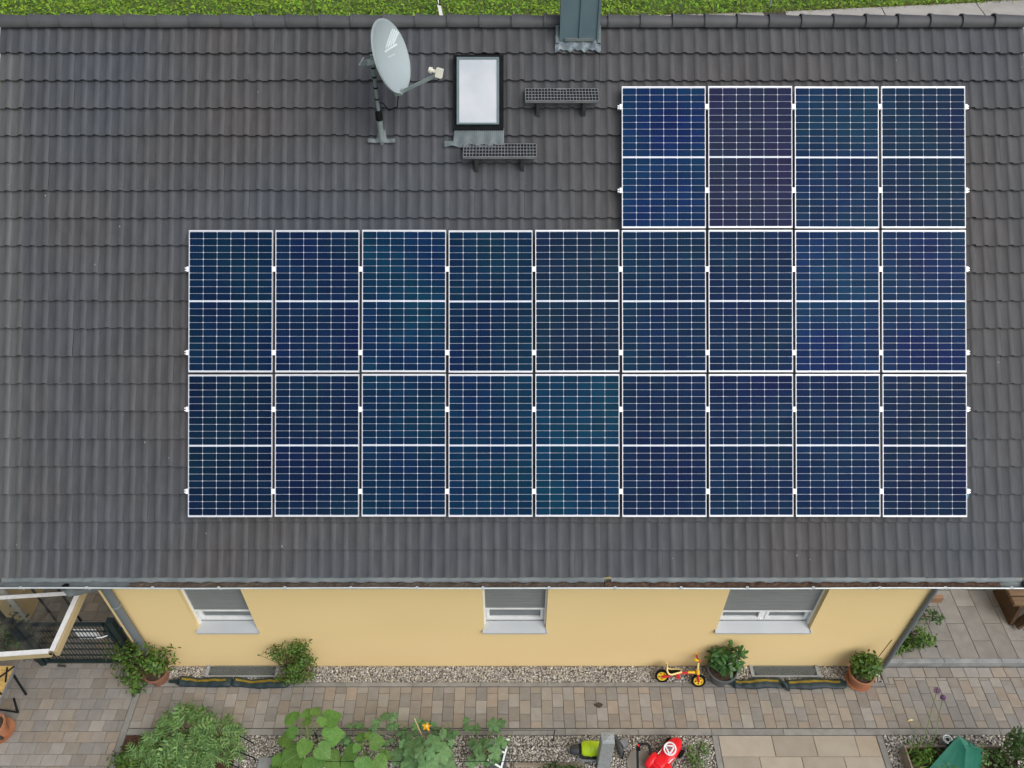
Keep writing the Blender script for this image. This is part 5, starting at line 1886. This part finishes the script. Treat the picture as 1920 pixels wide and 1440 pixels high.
part('cap', MB().lathe([(0, .16), (.028, .155), (.03, .12)], 12, (c.x - .045, c.y + .10, 0)), M['greytrim'], t, 40)

# round stepping stone
c = gp(1200, 1436)
mb = MB()
pts_ = [(c.x + .185 * math.cos(2 * math.pi * i / 22) * random.uniform(.96, 1.03), c.y + .23 * math.sin(2 * math.pi * i / 22) * random.uniform(.96, 1.03)) for i in range(22)]
tag(obj('stepping_stone', mb.prism(pts_, -.02, .02), M['terrace']), 'round concrete stepping stone under the black push bar', 'stepping stone')

# red ride-on toy with white steering wheel
c = gp(1252, 1412, .22)
ang = math.atan2(gp(1276, 1382, .22).y - gp(1232, 1436, .22).y, gp(1276, 1382, .22).x - gp(1232, 1436, .22).x)
t = thing('toy_tractor', 'red ride-on toy with a white steering wheel', 'toy car', (c.x, c.y, 0), (0, 0, ang))
t.scale = (.9, .9, .95)


def loft(secs, k=14):
    """rounded body from cross sections (x, half width, z low, z high)"""
    vs, fs = [], []
    for x, w, z0, z1 in secs:
        for j in range(k):
            a = 2 * math.pi * j / k
            sp_ = lambda q: math.copysign(abs(q) ** .55, q)
            vs.append((x, sp_(math.cos(a)) * w, (z0 + z1) / 2 + sp_(math.sin(a)) * (z1 - z0) / 2))
    for i in range(len(secs) - 1):
        for j in range(k):
            a, b = i * k + j, i * k + (j + 1) % k
            fs.append((a, b, b + k, a + k))
    fs += [tuple(range(k))[::-1], tuple(range((len(secs) - 1) * k, len(secs) * k))]
    return MB().add(vs, fs)


lpart('body', loft([(-.34, .08, .08, .16), (-.30, .13, .06, .22), (-.10, .12, .06, .20), (-.02, .12, .06, .24), (.10, .125, .06, .28), (.24, .10, .07, .25), (.33, .05, .08, .19), (.36, .015, .09, .15)]), M['toyred'], t, 45)
for sy in (-1, 1):
    lpart('fender', loft([(-.36, .045, .10, .18), (-.30, .06, .07, .235), (-.18, .062, .07, .245), (-.10, .045, .10, .19)]), M['toyred'], t, 45, loc=(0, sy * .125, 0))
    for xw, rw_ in ((-.23, .085), (.22, .07)):
        lpart('wheel', MB().lathe([(0, -.025), (rw_ - .01, -.025), (rw_, -.015), (rw_, .015), (rw_ - .01, .025), (0, .025)], 20, (xw, sy * .135, rw_ - .018), Matrix.Rotation(R(90), 3, 'X')), M['black'], t, 40)
lpart('seat', loft([(-.26, .07, .2, .235), (-.22, .085, .2, .25), (-.12, .08, .19, .235), (-.06, .06, .18, .22)]), M['toyred'], t, 45)
lpart('steering_column', MB().tube([(.10, 0, .24), (.03, 0, .33)], .018, 8), M['toyred'], t)
ms_ = Matrix.Rotation(R(-22), 3, 'Y')
sw = lpart('steering_wheel', MB().ring(.088, .013, 28, 8, (.03, 0, .34), ms_), M['white'], t, 60)
for k in range(3):
    a0_, a1_ = R(120 * k + 95), R(120 * k + 215)
    pa = Vector((.03, 0, .34)) + ms_ @ Vector((.082 * math.cos(a0_), .082 * math.sin(a0_), 0))
    pb = Vector((.03, 0, .34)) + ms_ @ Vector((.082 * math.cos(a1_), .082 * math.sin(a1_), 0))
    lpart('spoke', MB().beam(pa, pb, .024, .012, ms_ @ Vector((0, 0, 1))), M['white'], sw)
lpart('hub', MB().lathe([(0, .012), (.022, .012), (.026, -.006)], 14, (.03, 0, .345), ms_), M['step'], sw)
lpart('silver_trim', MB().box((-.04, -.105, .212), (.14, .012, .012), Matrix.Rotation(R(-6), 3, 'Z')).box((-.04, .105, .212), (.14, .012, .012)), M['clamp'], t)

# black push bar
a0_, a1_, a2_, a3_ = gp(1196, 1452, .10), gp(1195, 1396, .24), gp(1217, 1394, .24), gp(1222, 1452, .10)
t = thing('push_bar', 'black U-shaped push bar standing beside the red toy', 'push bar', ((a0_.x + a3_.x) / 2, a0_.y, 0))
part('bar', MB().tube([(a0_.x, a0_.y - .03, 0), a0_, a1_ + Vector((0, -.03, -.02)), a1_ + Vector((.02, 0, .0)), a2_ + Vector((-.02, 0, 0)), a2_ + Vector((0.01, -.03, -.02)), a3_, (a3_.x, a3_.y - .03, 0)], .017, 8), M['darkmetal'], t, 60)
part('red_button', MB().lathe([(0, .012), (.014, .01), (.015, -.01)], 10, a1_ + Vector((.012, -.02, .015))), M['toyred'], t)
part('switch', MB().box(a1_ + Vector((.014, -.05, -.01)), (.045, .06, .03)), M['black'], t)

# weeds in the gravel corner
c = gp(1308, 1420, .05)
t = thing('weed_clump', 'sparse green weed growing in the gravel beside the red toy', 'weed', (c.x, c.y, 0))
foliage(t, [(c.x, c.y, .10, .17, .24, .10, 150), (c.x - .05, c.y - .2, .08, .14, .1, .08, 60), (c.x + .1, c.y + .12, .06, .10, .1, .05, 30)], (.035, .065), M['leaf_arti'], stems=(c.x, c.y, 0, 22, .004), stem_mat=M['stem'], clump=14)
c = gp(1050, 1440, .12)
t = thing('weed_clump', 'dark green tuft at the bottom edge left of the granite post', 'weed', (c.x, c.y, 0))
foliage(t, [(c.x, c.y - .03, .10, .30, .09, .10, 170)], (.05, .09), M['leaf_dark'], stems=(c.x, c.y, 0, 16, .004), stem_mat=M['stem'], clump=10)

# --- raised bed on the right
x0, x1, y1_ = 5.56, 6.90, 4.64
t = thing('raised_bed', 'weathered timber raised bed in the pale gravel', 'planter', ((x0 + x1) / 2, 4.2, 0))
part('board', MB().slab(x0, x1, y1_, y1_ + .025, -.02, .20, .004), M['wood_grey'], t)
part('board', MB().slab(x0 - .025, x0, 3.7, y1_ + .025, -.02, .205, .004), M['wood_grey'], t)
part('board', MB().slab(x1, x1 + .025, 3.7, y1_ + .025, -.02, .205, .004), M['wood_grey'], t)
part('soil', MB().box(((x0 + x1) / 2, 4.17, .07), (x1 - x0 - .002, .93, .14)), M['soil'], t)
foliage(t, [(5.72, 4.50, .22, .14, .12, .12, 230), (5.95, 4.48, .20, .18, .12, .12, 230), (6.1, 4.4, .2, .16, .12, .1, 120)], (.03, .06), M['leaf_shrub'], name='seedlings', clump=14)
foliage(t, [(6.62, 4.42, .27, .22, .16, .14, 320)], (.04, .07), M['leaf_arti'], name='herb_leaves', clump=12)
grass_v = [(0, -.03, 0), (0, .03, 0), (.5, -.025, .06), (.5, .025, .06), (1, 0, -.05)]
n_ = 120
P = np.stack([rng.normal(5.76, .10, n_), rng.normal(4.52, .08, n_), rng.uniform(.15, .3, n_)], 1)
v, f = scatter(grass_v, [(0, 1, 3, 2), (2, 3, 4)], P, np.stack([rng.normal(0, 1, n_), rng.normal(0, 1, n_), rng.uniform(.2, .8, n_)], 1), rng.uniform(.08, .2, n_))
part('blades', MB().add(v, f), M['leaf_vine'], t, kind='stuff')

# flowering alliums
base = Vector((5.70, 4.56, .14))
for (px, py, z, rad, lab) in ((1757, 1295, .95, .052, 'larger purple globe flower on a tall thin stem'), (1768, 1308, .90, .040, 'smaller purple globe flower on a tall thin stem')):
    h = gp(px, py, z)
    b = base + Vector((.0 if rad > .045 else .16, .02, 0))
    t = thing('allium', lab, 'flower', (b.x, b.y, b.z))
    part('stem', MB().tube([b, b.lerp(h, .35) + Vector((.02, -.03, .03)), b.lerp(h, .75) + Vector((.0, -.01, .015)), h], [.007, .006, .005, .005], 6), M['stem'], t, 60)
    n_ = 420
    d = rng.normal(0, 1, (n_, 3))
    d /= np.linalg.norm(d, axis=1, keepdims=True)
    v, f = scatter(small_leaf, small_leaf_f, np.array(h)[None] + d * rad * rng.uniform(.55, 1, (n_, 1)), d + rng.normal(0, .6, (n_, 3)), rng.uniform(.010, .017, n_))
    part('flower_head', MB().add(v, f), M['purple'], t, kind='stuff')
h = gp(1710, 1350, .62)
b = base + Vector((-.03, .03, 0))
t = thing('seed_stalk', 'thin stalk with a bent yellow tip beside the purple flowers', 'plant', (b.x, b.y, b.z))
part('stem', MB().tube([b, b.lerp(h, .5) + Vector((.015, -.01, .02)), h + Vector((.03, -.09, -.02)), h + Vector((.025, -.02, .0)), h, h + Vector((-.07, -.01, -.03))], .005, 6), M['stem'], t, 60)
part('tip', MB().tube([h + Vector((.015, 0, 0)), h + Vector((-.02, 0, .005)), h + Vector((-.06, -.01, -.02))], [.006, .012, .003], 6), M['cream_y'], t)

# glass storm lantern
c = gp(1777, 1386, .16)
t = thing('glass_lantern', 'small glass and metal lantern beside the green tarpaulin', 'lantern', (c.x, c.y, 0))
part('jar', MB().lathe([(0, .0), (.065, .0), (.07, .03), (.07, .13), (.062, .15)], 20, (c.x, c.y, 0)), M['galv'], t, 40)
part('lid_ring', MB().ring(.058, .011, 22, 8, (c.x, c.y, .155)), M['zinc_light'], t, 60)
part('inner_ring', MB().ring(.034, .006, 18, 6, (c.x, c.y, .15)), M['zinc_light'], t, 60)
part('candle', MB().lathe([(0, .12), (.028, .12), (.03, .02)], 14, (c.x, c.y, 0)), M['litter'], t, 40)

# green tarpaulin thrown over a frame in the raised bed
tA, tB, tC = gp(1797, 1379, .60), gp(1843, 1406, .56), gp(1811, 1404, .54)
tL, tD, tE = gp(1728, 1456, .10), gp(1806, 1476, .10), gp(1836, 1456, .18)
t = thing('tarpaulin_cover', 'bright green tarpaulin thrown over the raised bed', 'tarpaulin', (tA.x, tA.y - .1, 0))


def cloth(a, b, c, d, nu=9, nv=9, amp=.008):
    vs, fs = [], []
    for i in range(nu + 1):
        for j in range(nv + 1):
            p = a.lerp(b, i / nu).lerp(d.lerp(c, i / nu), j / nv)
            w = math.sin(math.pi * i / nu) * math.sin(math.pi * j / nv)
            vs.append(p + Vector((.3, -.6, .7)) * amp * w * (math.sin(i * 1.7 + j * .6) + math.sin(j * 2.3)) - Vector((0, 0, .02 * w)))
    for i in range(nu):
        for j in range(nv):
            q = i * (nv + 1) + j
            fs.append((q, q + 1, q + nv + 2, q + nv + 1))
    return vs, fs


mb = MB()
for quad in ((tA, tL, tD, tC), (tC, tD, tE, tB), (tA, tC, tB, tA.lerp(tB, .5) + Vector((0, .01, -.01)))):
    mb.add(*cloth(*quad))
part('cover', mb, M['tarp'], t, 50)
back = [tA, tB, Vector((tB.x, tB.y + .02, .2)), Vector((tA.x - .02, tA.y + .02, .2))]
part('rear_fall', MB().add(*cloth(*back)), M['tarp'], t, 50)
for p_ in (tA, tB):
    part('frame_stick', MB().tube([p_ - Vector((0, .03, .02)), (p_.x, p_.y - .03, .13)], .012, 8), M['wood_grey'], t)

# pale rocks
for (px, py, s_, lab) in ((1866, 1413, .10, 'white rock beside the raised bed'), (1880, 1434, .12, 'larger tan white rock at the bottom edge')):
    c = gp(px, py, .05)
    rv = [(Vector(p) * s_ * random.uniform(.8, 1.2)) for p in ico_v]
    o = obj('rock', MB().add([(c.x + p.x * 1.1, c.y + p.y * 1.3, max(-.015, .05 + p.z * .8)) for p in rv], ico_f), M['rock'])
    tag(o, lab, 'rock', 'pale rocks')
# shrub at the lower right corner
c = gp(1912, 1410, .4)
t = thing('corner_shrub', 'green shrub at the lower right corner of the garden', 'shrub', (c.x, c.y, 0))
foliage(t, [(c.x + .05, c.y + .02, .45, .22, .26, .38, 420), (c.x - .05, c.y + .12, .62, .14, .12, .16, 120), (c.x - .1, c.y - .25, .25, .3, .2, .22, 360)], (.04, .075), M['leaf_dark'], stems=(c.x + .1, c.y, 0, 26, .007), clump=14)

# --- things beyond the ridge
pb_ = gp(829, 36)
t = thing('delineator_post', 'white roadside post with a black band beyond the ridge', 'post', (pb_.x, pb_.y, 0), (R(-3), R(-9), 0))
prof = lambda z0, z1: [(-.06, -.05), (.06, -.05), (.045, .05), (-.045, .05)]
lpart('shaft', MB().prism([(-.065, -.045), (.065, -.045), (.045, .055), (-.045, .055)], -.05, 1.05), M['postwhite'], t)
lpart('black_band', MB().add([(-.067, -.047, .58), (.067, -.047, .50), (.067, -.047, .74), (-.067, -.047, .82), (-.047, .057, .58), (.047, .057, .50), (.047, .057, .74), (-.047, .057, .82)],
                             [(0, 1, 2, 3), (7, 6, 5, 4), (1, 5, 6, 2), (4, 0, 3, 7)]), M['black'], t)
lpart('reflector', MB().box((0, -.052, .68), (.04, .008, .16)), M['clamp'], t)
pb_ = gp(1443, 11)
t = thing('marker_post', 'thin grey marker post in the meadow beyond the ridge', 'post', (pb_.x, pb_.y, -.05))
lpart('shaft', MB().tube([(0, 0, 0), (0, 0, 1.0)], .045, 10), M['galv'], t, 50)
lpart('cap', MB().lathe([(.048, .98), (.05, 1.02), (0, 1.04)], 10), M['galv'], t, 50)
